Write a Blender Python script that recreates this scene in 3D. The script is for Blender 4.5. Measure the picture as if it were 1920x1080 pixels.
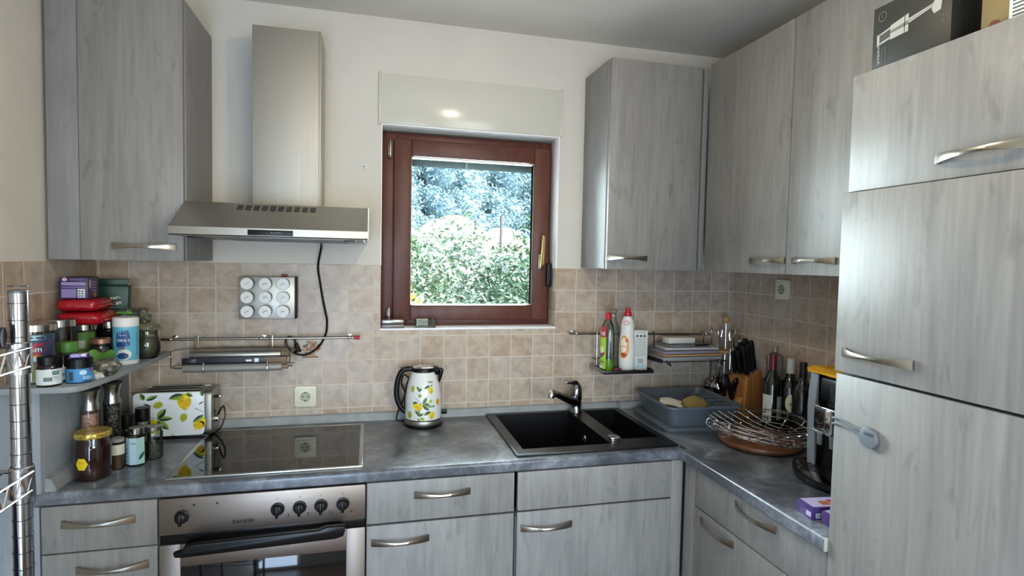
import bpy, bmesh, math, random
from mathutils import Vector, Matrix, noise
C = bpy.context.scene.collection
for o in list(bpy.data.objects): bpy.data.objects.remove(o)
R = math.radians; PI = math.pi
rnd = random.Random(7)

# ---------------------------------------------------------------- camera
cam_d = bpy.data.cameras.new('camera'); cam = bpy.data.objects.new('camera', cam_d); C.objects.link(cam)
cam_d.sensor_width = 36; cam_d.lens = 36*1061.92/1920; cam_d.clip_end = 600; cam_d.clip_start = .02
fw = Vector((0.24474095, 0.9684429, -0.04711925)); rt = Vector((0.96955774, -0.24405689, 0.01985001)); up = Vector((-0.00772382, 0.05054294, 0.99869202))
m = Matrix.Identity(4)
for i in range(3): m[i][0] = rt[i]; m[i][1] = up[i]; m[i][2] = -fw[i]
m.translation = (0.7830, -2.4393, 1.5805)
cam.matrix_world = m
bpy.context.scene.camera = cam

# ---------------------------------------------------------------- world, sun, daylight, exposure
sc = bpy.context.scene
sc.view_settings.view_transform = 'Standard'; sc.view_settings.look = 'None'
sc.view_settings.exposure = -0.10; sc.view_settings.gamma = 1.0; sc.view_settings.use_curve_mapping = False
w = bpy.data.worlds.new('World'); sc.world = w; w.use_nodes = True
nt = w.node_tree; bg = nt.nodes['Background']
sky = nt.nodes.new('ShaderNodeTexSky'); sky.sky_type = 'NISHITA'; sky.sun_disc = False
sky.sun_elevation = R(48); sky.sun_rotation = R(120); sky.air_density = 1.2; sky.dust_density = 1.5
nt.links.new(sky.outputs[0], bg.inputs[0]); bg.inputs[1].default_value = 1.5
def light(name, kind, loc, energy, color=(1, 1, 1), rot=(0, 0, 0), **k):
    d = bpy.data.lights.new(name, kind); d.energy = energy; d.color = color
    for a, b in k.items(): setattr(d, a, b)
    o = bpy.data.objects.new(name, d); o.location = loc; o.rotation_euler = rot; C.objects.link(o); return o
light('sun', 'SUN', (0, 0, 10), 12.0, (1, .95, .86), (R(44), R(20), R(25)), angle=R(.6))
# daylight through the glazed balcony door behind the camera
light('balcony_daylight', 'AREA', (0.27, -3.72, .85), 54, (.52, .71, 1.0), (R(90), 0, 0), shape='RECTANGLE', size=.8, size_y=1.5)
# daylight through the kitchen window
light('window_daylight', 'AREA', (1.237, .128, 1.70), 52, (.82, .94, 1.0), (R(-90), 0, 0), shape='RECTANGLE', size=.54, size_y=.62)
# fill light added at the rear right, then the warm bulb of the ceiling lamp
light('rear_fill_light', 'AREA', (1.75, -3.72, 1.55), 28, (.94, .96, 1.0), (R(90), 0, 0), shape='RECTANGLE', size=1.1, size_y=1.2)
light('ceiling_bulb', 'POINT', (1.16, -1.35, 2.33), 17, (1, .83, .62), shadow_soft_size=.06)

# ---------------------------------------------------------------- materials
def lin(c):
    if isinstance(c, str):
        c = [int(c[i:i+2], 16)/255 for i in (0, 2, 4)]
    return tuple(((x+.055)/1.055)**2.4 if x > .04045 else x/12.92 for x in c)
MC = {}
def mat(name, col='808080', rough=.5, metal=0, spec=.5, coat=0, trans=0, emis=None, es=1, ior=1.45, aniso=0):
    if name in MC: return MC[name]
    m = bpy.data.materials.new(name); m.use_nodes = True; b = m.node_tree.nodes['Principled BSDF']
    b.inputs['Base Color'].default_value = (*lin(col), 1); b.inputs['Roughness'].default_value = rough
    b.inputs['Metallic'].default_value = metal; b.inputs['Specular IOR Level'].default_value = spec
    b.inputs['Coat Weight'].default_value = coat; b.inputs['Transmission Weight'].default_value = trans; b.inputs['IOR'].default_value = ior
    if aniso: b.inputs['Anisotropic'].default_value = aniso
    if emis: b.inputs['Emission Color'].default_value = (*lin(emis), 1); b.inputs['Emission Strength'].default_value = es
    MC[name] = m; return m
class NT:
    def __init__(s, m): s.t = m.node_tree; s.b = s.t.nodes['Principled BSDF']
    def n(s, typ, **k):
        o = s.t.nodes.new('ShaderNode'+typ)
        for a, b in k.items():
            if a.startswith('i_'):
                key = a[2:]; key = int(key) if key.isdigit() else key.replace('_', ' ')
                o.inputs[key].default_value = b
            else: setattr(o, a, b)
        return o
    def l(s, a, b): s.t.links.new(a, b)
    def math(s, op, a, b=None):
        o = s.n('Math', operation=op)
        for i, v in enumerate((a, b)):
            if v is None: continue
            if isinstance(v, (int, float)): o.inputs[i].default_value = v
            else: s.l(v, o.inputs[i])
        return o.outputs[0]
    def ramp(s, f, stops):
        o = s.n('ValToRGB'); e = o.color_ramp.elements
        while len(e) > 1: e.remove(e[-1])
        for i, (p, c) in enumerate(stops):
            if i == 0: e[0].position = p; x = e[0]
            else: x = e.new(p)
            x.color = (*lin(c), 1)
        s.l(f, o.inputs[0]); return o.outputs[0]
    def coords(s, scale=(1, 1, 1), loc=(0, 0, 0)):
        tc = s.n('TexCoord'); mp = s.n('Mapping'); s.l(tc.outputs['Object'], mp.inputs[0])
        mp.inputs['Scale'].default_value = scale; mp.inputs['Location'].default_value = loc; return mp.outputs[0]
    def noise(s, vec, scale, detail=3, rough=.5, dist=0):
        o = s.n('TexNoise'); s.l(vec, o.inputs['Vector']); o.inputs['Scale'].default_value = scale
        o.inputs['Detail'].default_value = detail; o.inputs['Roughness'].default_value = rough; o.inputs['Distortion'].default_value = dist
        return o.outputs[0]
    def mix(s, f, a, b, typ='MIX'):
        o = s.n('Mix', data_type='RGBA', blend_type=typ)
        for i, v in ((0, f), (6, a), (7, b)):
            if isinstance(v, (int, float)): o.inputs[i].default_value = v
            elif isinstance(v, str): o.inputs[i].default_value = (*lin(v), 1)
            else: s.l(v, o.inputs[i])
        return o.outputs[2]
    def bump(s, h, strength, dist=.002):
        o = s.n('Bump'); o.inputs['Strength'].default_value = strength; o.inputs['Distance'].default_value = dist
        s.l(h, o.inputs['Height']); s.l(o.outputs[0], s.b.inputs['Normal'])
def wood_mat(name, c0, c1, c2, seed=0, rough=.42):
    m = mat(name, c1, rough, spec=.4); t = NT(m)
    v = t.coords((1, 1, .16), (seed*3.1, seed*1.7, seed*.9))
    n1 = t.noise(v, 9, 4, .55, 1.6); n2 = t.noise(t.coords((1, 1, .05), (seed, 0, 0)), 85, 3, .6, .3)
    n3 = t.noise(t.coords((1, 1, .35), (seed*2, 5, 0)), 26, 2, .5, 1.0)
    f = t.math('ADD', t.math('MULTIPLY', n1, .55), t.math('MULTIPLY', n2, .45))
    c = t.ramp(f, [(.33, c0), (.48, c1), (.64, c2)])
    k = t.ramp(n3, [(.24, 'b4b4b0'), (.40, 'ffffff')])
    t.l(t.mix(.4, c, k, 'MULTIPLY'), t.b.inputs['Base Color'])
    t.bump(n2, .10, .001); return m
W1 = wood_mat('grey_wood', '797774', '85827e', '918e89', 0)
W2 = wood_mat('grey_wood_panel', '797876', '838180', '8c8987', 3, .45)
W_edge = mat('grey_wood_edge', '7d7e7c', .5)
def tile_mat(name, ax, off, seed=0):
    m = mat(name, 'a89787', .35, spec=.5); t = NT(m)
    tc = t.n('TexCoord'); sp = t.n('SeparateXYZ'); t.l(tc.outputs['Object'], sp.inputs[0])
    u = t.math('DIVIDE', t.math('SUBTRACT', sp.outputs[ax], off), .1); v = t.math('DIVIDE', t.math('SUBTRACT', sp.outputs[2], 1.553), .0994)
    fu = t.math('FRACT', u); fv = t.math('FRACT', v)
    du = t.math('SUBTRACT', .5, t.math('ABSOLUTE', t.math('SUBTRACT', fu, .5))); dv = t.math('SUBTRACT', .5, t.math('ABSOLUTE', t.math('SUBTRACT', fv, .5)))
    wob = t.math('MULTIPLY', t.math('SUBTRACT', t.noise(t.coords(), 60, 2), .5), .02)
    d = t.math('ADD', t.math('MINIMUM', du, dv), wob)
    g = t.n('MapRange', interpolation_type='SMOOTHSTEP'); t.l(d, g.inputs[0]); g.inputs[1].default_value = .012; g.inputs[2].default_value = .030
    cb = t.n('CombineXYZ'); t.l(t.math('FLOOR', u), cb.inputs[0]); t.l(t.math('FLOOR', v), cb.inputs[1]); cb.inputs[2].default_value = seed
    wn = t.n('TexWhiteNoise'); t.l(cb.outputs[0], wn.inputs[0])
    base = t.ramp(wn.outputs[0], [(0, 'b9a490'), (.25, 'c0ad9b'), (.5, 'bdafa1'), (.75, 'c4b6a8'), (1, 'bcaa98')])
    # mottling differs from tile to tile
    vv = t.n('VectorMath', operation='ADD'); t.l(t.coords(), vv.inputs[0]); vm = t.n('VectorMath', operation='SCALE'); t.l(wn.outputs[1], vm.inputs[0]); vm.inputs['Scale'].default_value = 9; t.l(vm.outputs[0], vv.inputs[1])
    mo = t.ramp(t.noise(vv.outputs[0], 22, 4, .6, .6), [(.3, 'c8bfb6'), (.5, 'e6e2dc'), (.72, 'ffffff')])
    c = t.mix(.8, base, mo, 'MULTIPLY')
    t.l(t.mix(g.outputs[0], 'cdc0b0', c), t.b.inputs['Base Color'])
    h = t.math('ADD', g.outputs[0], t.math('MULTIPLY', t.noise(vv.outputs[0], 30, 2), .25)); t.bump(h, .35, .002)
    rr = t.n('MapRange'); t.l(g.outputs[0], rr.inputs[0]); rr.inputs[3].default_value = .8; rr.inputs[4].default_value = .33; t.l(rr.outputs[0], t.b.inputs['Roughness'])
    return m
TILE_X = tile_mat('beige_tiles_back', 0, 0.0, 1); TILE_R = tile_mat('beige_tiles_side', 1, -.0104, 5); TILE_L = tile_mat('beige_tiles_left', 1, -.06, 9)
def plaster(name, col, seed=0):
    m = mat(name, col, .9, spec=.2); t = NT(m); v = t.coords((1, 1, 1), (seed, 0, 0))
    n = t.noise(v, 3, 4, .6); t.l(t.ramp(n, [(.3, tuple(x*.97 for x in [int(col[i:i+2], 16)/255 for i in (0, 2, 4)])), (.7, col)]), t.b.inputs['Base Color'])
    t.bump(t.noise(v, 180, 3), .12, .002); return m
WALL = plaster('white_plaster', 'd2cec4'); CEIL = plaster('ceiling_plaster', 'dad7cd', 4)
def stone():
    m = mat('slate_laminate', '5c5e60', .2, spec=.6); t = NT(m); v = t.coords()
    n1 = t.noise(v, 4.5, 6, .65, .8); n2 = t.noise(v, 40, 5, .7, .3)
    f = t.math('ADD', t.math('MULTIPLY', n1, .7), t.math('MULTIPLY', n2, .3))
    t.l(t.ramp(f, [(.36, '34373c'), (.46, '4b4f56'), (.54, '676b73'), (.64, '8f9399')]), t.b.inputs['Base Color'])
    r = t.n('MapRange'); t.l(n2, r.inputs[0]); r.inputs[3].default_value = .26; r.inputs[4].default_value = .42; t.l(r.outputs[0], t.b.inputs['Roughness'])
    t.b.inputs['Coat Weight'].default_value = .35; t.b.inputs['Coat Roughness'].default_value = .10
    t.bump(n2, .05, .001); return m
STONE = stone()
def steel(name, col, rough, axis=0, scale=1):
    m = mat(name, col, rough, 1); t = NT(m)
    s = [2, 2, 2]; s = [260, 260, 260]; s[axis] = 3
    n = t.noise(t.coords(tuple(s)), 1, 3, .6)
    r = t.n('MapRange'); t.l(n, r.inputs[0]); r.inputs[3].default_value = rough-.08; r.inputs[4].default_value = rough+.10; t.l(r.outputs[0], t.b.inputs['Roughness'])
    t.bump(n, .05*scale, .0005); return m
STEEL = steel('brushed_steel', 'aeaba3', .44, 0); STEELV = steel('brushed_steel_upright', 'b3afa5', .58, 2)
OVEN = steel('oven_steel', '8c8178', .42, 0)
CHROME = mat('chrome', 'd8d8d8', .08, 1); NICKEL = mat('brushed_nickel', 'a8a296', .27, 1); DARKCHROME = mat('dark_chrome', '8b8b8d', .12, 1)
BLACK = mat('black_plastic', '09090a', .34, spec=.35); BLACKM = mat('black_matte', '101011', .6); BGLASS = mat('black_glass', '0e0e10', .04, spec=.7)
WHITE = mat('white_plastic', 'e6e6e2', .35); CREAM = mat('cream_plastic', 'd9d6bd', .35); GREY = mat('grey_plastic', '6a7076', .4)
DARK = mat('shadow_gap', '17140f', .8)
def glass(name, tint, gloss=.06, a=.0):
    m = bpy.data.materials.new(name); m.use_nodes = True; t = m.node_tree; t.nodes.clear()
    o = t.nodes.new('ShaderNodeOutputMaterial'); mx = t.nodes.new('ShaderNodeMixShader'); tr = t.nodes.new('ShaderNodeBsdfTransparent'); gl = t.nodes.new('ShaderNodeBsdfGlossy'); fr = t.nodes.new('ShaderNodeFresnel')
    fr.inputs[0].default_value = 1.45; tr.inputs[0].default_value = (*lin(tint), 1); gl.inputs['Roughness'].default_value = gloss
    ad = t.nodes.new('ShaderNodeMath'); ad.operation = 'ADD'; ad.inputs[1].default_value = a; t.links.new(fr.outputs[0], ad.inputs[0])
    t.links.new(ad.outputs[0], mx.inputs[0]); t.links.new(tr.outputs[0], mx.inputs[1]); t.links.new(gl.outputs[0], mx.inputs[2]); t.links.new(mx.outputs[0], o.inputs[0]); return m
GLASS = glass('clear_glass', 'e6ebe8', .03, .04); PANE = glass('window_glass', 'f6fafa', .01, -.036); FILM = glass('plastic_film', 'e4e6e0', .2, .06)
_t = FILM.node_tree; _o = [n for n in _t.nodes if n.type == 'OUTPUT_MATERIAL'][0]; _x = _o.inputs[0].links[0].from_node; _d = _t.nodes.new('ShaderNodeBsdfDiffuse'); _d.inputs[0].default_value = (.62, .66, .60, 1); _m = _t.nodes.new('ShaderNodeMixShader'); _m.inputs[0].default_value = .09
_t.links.new(_x.outputs[0], _m.inputs[1]); _t.links.new(_d.outputs[0], _m.inputs[2]); _t.links.new(_m.outputs[0], _o.inputs[0])
SMOKE = glass('smoked_glass', '2a2624', .02, .03)

# ---------------------------------------------------------------- mesh builder
class MB:
    def __init__(s): s.v = []; s.f = []; s.mi = []; s.sm = []; s.mats = []
    def _m(s, m):
        if m not in s.mats: s.mats.append(m)
        return s.mats.index(m)
    def add(s, vs, fs, m, smooth=False, tf=None):
        o = len(s.v); i = s._m(m)
        for p in vs:
            p = Vector(p); s.v.append(tf @ p if tf is not None else p)
        for f in fs: s.f.append([o+k for k in f]); s.mi.append(i); s.sm.append(smooth)
        return s
    def _bm(s, bm, m, smooth, tf=None):
        bm.verts.index_update(); s.add([v.co.copy() for v in bm.verts], [[v.index for v in f.verts] for f in bm.faces], m, smooth, tf); bm.free(); return s
    def box(s, x0, x1, y0, y1, z0, z1, m, bev=0, seg=2, tf=None):
        bm = bmesh.new(); bmesh.ops.create_cube(bm, size=1)
        for v in bm.verts: v.co = Vector(((x0+x1)/2+v.co.x*(x1-x0), (y0+y1)/2+v.co.y*(y1-y0), (z0+z1)/2+v.co.z*(z1-z0)))
        if bev: bmesh.ops.bevel(bm, geom=bm.edges[:], offset=min(bev, .49*min(abs(x1-x0), abs(y1-y0), abs(z1-z0))), segments=seg, affect='EDGES', profile=.5)
        return s._bm(bm, m, bev > 0, tf)
    def prism(s, pts, axis, a, b, m, bev=0, seg=2, tf=None, smooth=True):
        # pts: 2D outline; axis 0: (y,z), axis 1: (x,z), axis 2: (x,y)
        def P(p, t): return {0: (t, p[0], p[1]), 1: (p[0], t, p[1]), 2: (p[0], p[1], t)}[axis]
        bm = bmesh.new(); n = len(pts); A = [bm.verts.new(P(p, a)) for p in pts]; B = [bm.verts.new(P(p, b)) for p in pts]
        fa = bm.faces.new(A); fb = bm.faces.new(B)
        for i in range(n): bm.faces.new((A[i], A[(i+1) % n], B[(i+1) % n], B[i]))
        bmesh.ops.recalc_face_normals(bm, faces=bm.faces[:])
        if bev: bmesh.ops.bevel(bm, geom=list(fa.edges)+list(fb.edges), offset=bev, segments=seg, affect='EDGES', profile=.5)
        return s._bm(bm, m, smooth, tf)
    def lathe(s, prof, m, n=32, c=(0, 0, 0), tf=None, smooth=True, arc=None, sx=1, sy=1):
        vs = []; fs = []; full = arc is None; a0, a1 = (0, 2*PI) if full else arc; k = n if full else n+1
        for r, z in prof:
            for i in range(k):
                a = a0+(a1-a0)*i/n; vs.append((c[0]+r*math.cos(a)*sx, c[1]+r*math.sin(a)*sy, c[2]+z))
        for j in range(len(prof)-1):
            for i in range(k if full else n):
                i2 = (i+1) % k; fs.append((j*k+i, j*k+i2, (j+1)*k+i2, (j+1)*k+i))
        return s.add(vs, fs, m, smooth, tf)
    def cyl(s, c, r, h, m, n=32, bev=.0, tf=None, r2=None):
        r2 = r if r2 is None else r2
        if bev: pr = [(1e-5, 0), (r-bev, 0), (r-bev*.3, bev*.3), (r, bev), (r2, h-bev), (r2-bev*.3, h-bev*.3), (r2-bev, h), (1e-5, h)]
        else: pr = [(1e-5, 0), (r, 0), (r, 0), (r2, h), (r2, h), (1e-5, h)]
        return s.lathe(pr, m, n, c, tf)
    def sphere(s, c, r, m, n=20, sc=(1, 1, 1), tf=None):
        k = n//2; vs = []; fs = []
        for j in range(k+1):
            a = -PI/2+PI*j/k
            for i in range(n):
                b = 2*PI*i/n; vs.append((c[0]+r*sc[0]*math.cos(a)*math.cos(b), c[1]+r*sc[1]*math.cos(a)*math.sin(b), c[2]+r*sc[2]*math.sin(a)))
        for j in range(k):
            for i in range(n): fs.append((j*n+i, j*n+(i+1) % n, (j+1)*n+(i+1) % n, (j+1)*n+i))
        return s.add(vs, fs, m, True, tf)
    def tube(s, pts, r, m, n=8, closed=False, smooth=0, tf=None, sec=None):
        pts = [Vector(p) for p in pts]
        if smooth:
            q = []; N = len(pts)
            for i in range(N if closed else N-1):
                p0 = pts[(i-1) % N] if closed or i > 0 else pts[i]; p1 = pts[i]; p2 = pts[(i+1) % N]; p3 = pts[(i+2) % N] if closed or i+2 < N else p2
                for k in range(smooth):
                    t = k/smooth; q.append(.5*((2*p1)+(p2-p0)*t+(2*p0-5*p1+4*p2-p3)*t*t+(3*p1-p0-3*p2+p3)*t**3))
            if not closed: q.append(pts[-1])
            if isinstance(r, (list, tuple)):
                r = list(r)+[r[-1]]*(N-len(r)); r = [r[i]+(r[(i+1) % N]-r[i])*k/smooth for i in range(N if closed else N-1) for k in range(smooth)]+([] if closed else [r[-1]])
            pts = q
        N = len(pts); vs = []; fs = []; prev = None
        for i, p in enumerate(pts):
            if closed: d = pts[(i+1) % N]-pts[i-1]
            else: d = pts[min(i+1, N-1)]-pts[max(i-1, 0)]
            d = d.normalized() if d.length > 1e-9 else Vector((0, 0, 1))
            if prev is None: a = d.orthogonal().normalized()
            else: a = (prev-d*prev.dot(d)); a = a.normalized() if a.length > 1e-6 else d.orthogonal().normalized()
            prev = a; b = d.cross(a); rr = r[i] if isinstance(r, (list, tuple)) else r
            for k in range(n):
                t = 2*PI*k/n; vs.append(p+(a*math.cos(t)+b*math.sin(t))*rr)
        for i in range(N if closed else N-1):
            j = (i+1) % N
            for k in range(n): fs.append((i*n+k, i*n+(k+1) % n, j*n+(k+1) % n, j*n+k))
        if not closed: fs.append(list(range(n))[::-1]); fs.append([(N-1)*n+k for k in range(n)])
        return s.add(vs, fs, m, True, tf)
    def grid(s, fn, nu, nv, m, smooth=True, cu=False, tf=None):
        vs = [fn(i/nu, j/nv) for j in range(nv+1) for i in range(nu+(0 if cu else 1))]; k = nu if cu else nu+1; fs = []
        for j in range(nv):
            for i in range(nu): fs.append((j*k+i, j*k+(i+1) % k, (j+1)*k+(i+1) % k, (j+1)*k+i))
        return s.add(vs, fs, m, smooth, tf)
    def shape(s, out, mapf, m, rings=3):
        # flat printed figure: outline (2D, star-shaped around its mean) mapped on to a surface
        cx = sum(p[0] for p in out)/len(out); cy = sum(p[1] for p in out)/len(out)
        if max(abs(p[0]) for p in out) < .2:      # keep long edges on curved surfaces
            q = []
            for i, p in enumerate(out):
                e = out[(i+1) % len(out)]; k = max(1, int(math.hypot(e[0]-p[0], e[1]-p[1])/.007)); q += [(p[0]+(e[0]-p[0])*j/k, p[1]+(e[1]-p[1])*j/k) for j in range(k)]
            out = q
        n = len(out); vs = [mapf(cx, cy)]; fs = []
        for k in range(1, rings+1):
            t = k/rings
            for p in out: vs.append(mapf(cx+(p[0]-cx)*t, cy+(p[1]-cy)*t))
        for i in range(n): fs.append((0, 1+i, 1+(i+1) % n))
        for k in range(rings-1):
            for i in range(n): a = 1+k*n; b = a+n; fs.append((a+i, b+i, b+(i+1) % n, a+(i+1) % n))
        return s.add(vs, fs, m, False)
    def text(s, txt, size, mapf, m, align='CENTER', bold=0):
        vs, fs = text_mesh(txt, size, align, bold); return s.add([mapf(x, y) for x, y in vs], fs, m, False)
    def build(s, name, parent=None, off=Vector((0, 0, 0)), sharp=35):
        me = bpy.data.meshes.new(name); me.from_pydata([v-off for v in s.v], [], s.f)
        for m in s.mats: me.materials.append(m)
        me.polygons.foreach_set('material_index', s.mi); me.polygons.foreach_set('use_smooth', s.sm); me.update()
        bm = bmesh.new(); bm.from_mesh(me); bmesh.ops.remove_doubles(bm, verts=bm.verts[:], dist=2e-6); bm.to_mesh(me); bm.free()
        me.set_sharp_from_angle(angle=R(sharp))
        o = bpy.data.objects.new(name, me); C.objects.link(o)
        if parent: o.parent = parent
        return o
TC = {}
def text_mesh(txt, size, align, bold=0):
    k = (txt, align, bold)
    if k not in TC:
        cu = bpy.data.curves.new('t', 'FONT'); cu.body = txt; cu.align_x = align; cu.align_y = 'CENTER'; cu.resolution_u = 2; cu.offset = bold
        o = bpy.data.objects.new('t', cu); C.objects.link(o); bpy.context.view_layer.update()
        me = bpy.data.meshes.new_from_object(o.evaluated_get(bpy.context.evaluated_depsgraph_get()))
        TC[k] = ([(v.co.x, v.co.y) for v in me.vertices], [list(p.vertices) for p in me.polygons])
        bpy.data.objects.remove(o); bpy.data.curves.remove(cu); bpy.data.meshes.remove(me)
    vs, fs = TC[k]; return [(x*size, y*size) for x, y in vs], fs
def root(o):
    while o.parent: o = o.parent
    return o
def tag(o, label, cat, group=None):
    o['label'] = label; o['category'] = cat
    if group: o['group'] = group
    return o
def thing(name, label, cat, loc, rz=0, group=None):
    o = bpy.data.objects.new(name, None); o.empty_display_size = .05; C.objects.link(o); o.location = loc; o.rotation_euler = (0, 0, rz); return tag(o, label, cat, group)
def part(name, mb, parent, W=False, label=None):
    o = mb.build(name, parent, Vector(root(parent).location) if W else Vector((0, 0, 0)))
    if label: o['label'] = label
    return o
def solo(name, mb, label, cat, loc=(0, 0, 0), rz=0, group=None, W=False):
    o = mb.build(name, None, Vector(loc) if W else Vector((0, 0, 0))); o.location = loc; o.rotation_euler = (0, 0, rz); return tag(o, label, cat, group)
def struct(name, mb, parent=None):
    o = mb.build(name, parent); o['kind'] = 'structure'; return o
def copy_tree(o, parent=None):
    c = o.copy(); C.objects.link(c); c.parent = parent
    for ch in [x for x in bpy.data.objects if x.parent == o]: copy_tree(ch, c)
    return c

# ================================================================ THE ROOM
def frame(b, x0, x1, z0, z1, wl, wr, wb, wt, y0, y1, m, bev=.003):
    b.box(x0, x0+wl, y0, y1, z0, z1, m, bev); b.box(x1-wr, x1, y0, y1, z0, z1, m, bev)
    b.box(x0+wl, x1-wr, y0, y1, z0, z0+wb, m, bev); b.box(x0+wl, x1-wr, y0, y1, z1-wt, z1, m, bev)
HZ = 2.573; XL = -.21; XR = 2.518; YR = -3.9
b = MB()   # back wall around the window opening
wx0, wx1, wz0, wz1 = .828, 1.606, 1.283, 2.140
b.box(XL-.3, wx0, .004, .30, -.1, HZ+.1, WALL); b.box(wx1, XR+.3, .004, .30, -.1, HZ+.1, WALL)
b.box(wx0, wx1, .004, .30, -.1, wz0, WALL); b.box(wx0, wx1, .004, .30, wz1, HZ+.1, WALL); struct('wall_back', b)
b = MB(); b.box(XR+.004, XR+.25, YR-.2, .004, -.1, HZ+.1, WALL); struct('wall_right', b)
b = MB(); b.box(XL-.25, XL-.004, YR-.2, .004, -.1, HZ+.1, WALL); struct('wall_left', b)
b = MB(); b.box(XL, -.14, YR-.25, YR, -.1, HZ+.1, WALL); b.box(.80, 1.18, YR-.25, YR, -.1, HZ+.1, WALL); b.box(2.32, XR, YR-.25, YR, -.1, HZ+.1, WALL); b.box(1.18, 2.32, YR-.25, YR, -.1, .93, WALL); b.box(1.18, 2.32, YR-.25, YR, 2.17, HZ+.1, WALL); b.box(-.14, .80, YR-.25, YR, 2.1, HZ+.1, WALL); b.box(-.14, .80, YR-.25, YR, -.1, .06, WALL); struct('wall_rear', b)
b = MB(); b.box(XL-.25, XR+.25, YR-.25, .3, HZ, HZ+.2, CEIL); struct('ceiling', b)
fl = mat('floor_boards', '7a5a42', .4); t = NT(fl); v = t.coords((8, .8, 1)); t.l(t.ramp(t.noise(v, 3, 5, .6, .5), [(.3, '5f432f'), (.7, '8b6a4e')]), t.b.inputs['Base Color'])
b = MB(); b.box(XL-.25, XR+.25, YR-.25, .3, -.15, 0, fl); struct('floor', b)
PVC = mat('white_pvc', 'e4e4e0', .4)
b = MB()   # glazed balcony door behind the camera
for x in (-.14, .74): b.box(x, x+.06, YR-.12, YR-.05, .06, 2.1, PVC, .004)
for z in (.06, 2.02): b.box(-.08, .74, YR-.12, YR-.05, z, z+.08, PVC, .004)
b.box(-.08, .74, YR-.09, YR-.084, .1, 2.04, PANE); struct('door_1', b)
b = MB(); frame(b, 1.18, 2.32, .93, 2.17, .05, .05, .05, .05, YR-.12, YR-.06, PVC); b.box(1.72, 1.78, YR-.12, YR-.06, .98, 2.12, PVC, .003); b.box(1.22, 2.28, YR-.09, YR-.085, .97, 2.13, PANE); struct('fill_window', b)  # unseen rear window, added to go with the fill light
# tiled splashbacks
b = MB(); b.box(XL, wx0, -.001, .004, .86, 1.553, TILE_X, .0005, 1); b.box(wx0, wx1, -.001, .004, .86, wz0, TILE_X); b.box(wx1, XR, -.001, .004, .86, 1.553, TILE_X, .0005, 1)
struct('trim_1', b)
b = MB(); b.box(XR-.001, XR+.004, -1.8, 0, .86, 1.553, TILE_R); struct('trim_2', b)
b = MB(); b.box(XL-.004, XL+.001, -1.5, 0, .86, 1.553, TILE_L); struct('trim_3', b)
b = MB(); b.box(wx1-.003, wx1+.001, 0, .09, wz0, 1.553, TILE_R); b.box(wx0-.001, wx0+.003, 0, .09, wz0, 1.553, TILE_R); struct('trim_4', b)
SILL = mat('white_sill', 'efedec', .35)
b = MB(); b.box(wx0, wx1, 0, .10, wz1-.003, wz1+.002, SILL, .0005); b.box(wx1-.004, wx1+.001, -.001, .10, 1.553, wz1, SILL, .0005); b.box(wx0-.001, wx0+.004, -.001, .10, 1.553, wz1, SILL, .0005); struct('trim_6', b)
b = MB(); b.box(wx0, wx1, -.004, .30, wz0-.004, wz0+.004, SILL, .001); struct('trim_5', b)
# roller shutter box cover over the window
COV = mat('cream_cover', 'c9c7ba', .17, spec=.5)
b = MB(); b.box(.822, 1.614, -.006, .02, 2.142, 2.345, COV, .002); b.box(.816, .824, -.009, .004, 2.135, 2.352, COV, .002); b.box(1.609, 1.617, -.009, .004, 2.142, 2.352, COV, .002)
solo('shutter_box', b, 'cream shutter box cover set in the wall above the window', 'shutter box', (1.22, 0, 2.14), W=True)
# window
RED = mat('brown_window_wood', '563026', .4, spec=.4); t = NT(RED); t.l(t.ramp(t.noise(t.coords((1, 1, .2)), 30, 3), [(.3, '4f2b21'), (.7, '5e352a')]), t.b.inputs['Base Color'])
fx0, fx1, fz0, fz1 = .829, 1.605, 1.285, 2.130
b = MB(); frame(b, fx0, fx1, fz0, fz1, .07, .05, .045, .045, .10, .17, RED); win = struct('window_1', b)
def wsub(name, mb, label=None, par=None):
    o = mb.build(name, par or win); 
    if label: o['label'] = label
    return o
b = MB(); frame(b, .884, 1.590, 1.312, 2.100, .075, .075, .068, .072, .075, .13, RED, .005)
sash = wsub('window_sash', b)
b = MB(); frame(b, .955, 1.519, 1.376, 2.032, .006, .006, .006, .008, .088, .125, mat('pale_glow_tint', 'd7d2b4', .4), .001); wsub('glow_bead', b, 'pale bead around the glass coloured like the outside glow', win)  # glow from outside put into the pale colour of this strip
b = MB(); b.box(.957, 1.517, .108, .112, 1.378, 2.03, PANE); wsub('window_pane', b)
b = MB(); b.box(1.540, 1.560, .066, .076, 1.545, 1.615, NICKEL, .003); b.tube([(1.55, .068, 1.56), (1.55, .045, 1.56), (1.551, .040, 1.60), (1.556, .040, 1.70)], [.008, .009, .009, .006], mat('brass', 'b59a62', .25, 1), 10, smooth=5); wsub('window_handle', b, 'brass coloured handle')
b = MB(); b.box(1.578, 1.600, .05, .10, 1.465, 1.575, BLACK, .006); b.box(1.583, 1.595, .04, .06, 1.50, 1.54, BLACKM, .003); wsub('black_latch', b, 'black catch at the lower right')
for z in (2.055, 1.335):
    b = MB(); b.cyl((.868, .078, z-.03), .006, .065, NICKEL, 12, .001); b.box(.859, .876, .082, .10, z-.028, z+.03, NICKEL, .002); b.sphere((.868, .078, z-.034), .007, NICKEL, 10); wsub('hinge', b, 'metal hinge')
b = MB()
for k in range(2): b.box(.84, 1.60, .245, .258, 2.013+k*.045, 2.055+k*.045, mat('shutter_slat', '4a5250', .5), .003)
b.box(1.22, 1.232, .238, .262, 2.013, 2.055, GREY, .001)
solo('roller_shutter', b, 'dark raised roller shutter slats at the top of the window', 'shutter', (1.22, .25, 2.03), W=True)

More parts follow.
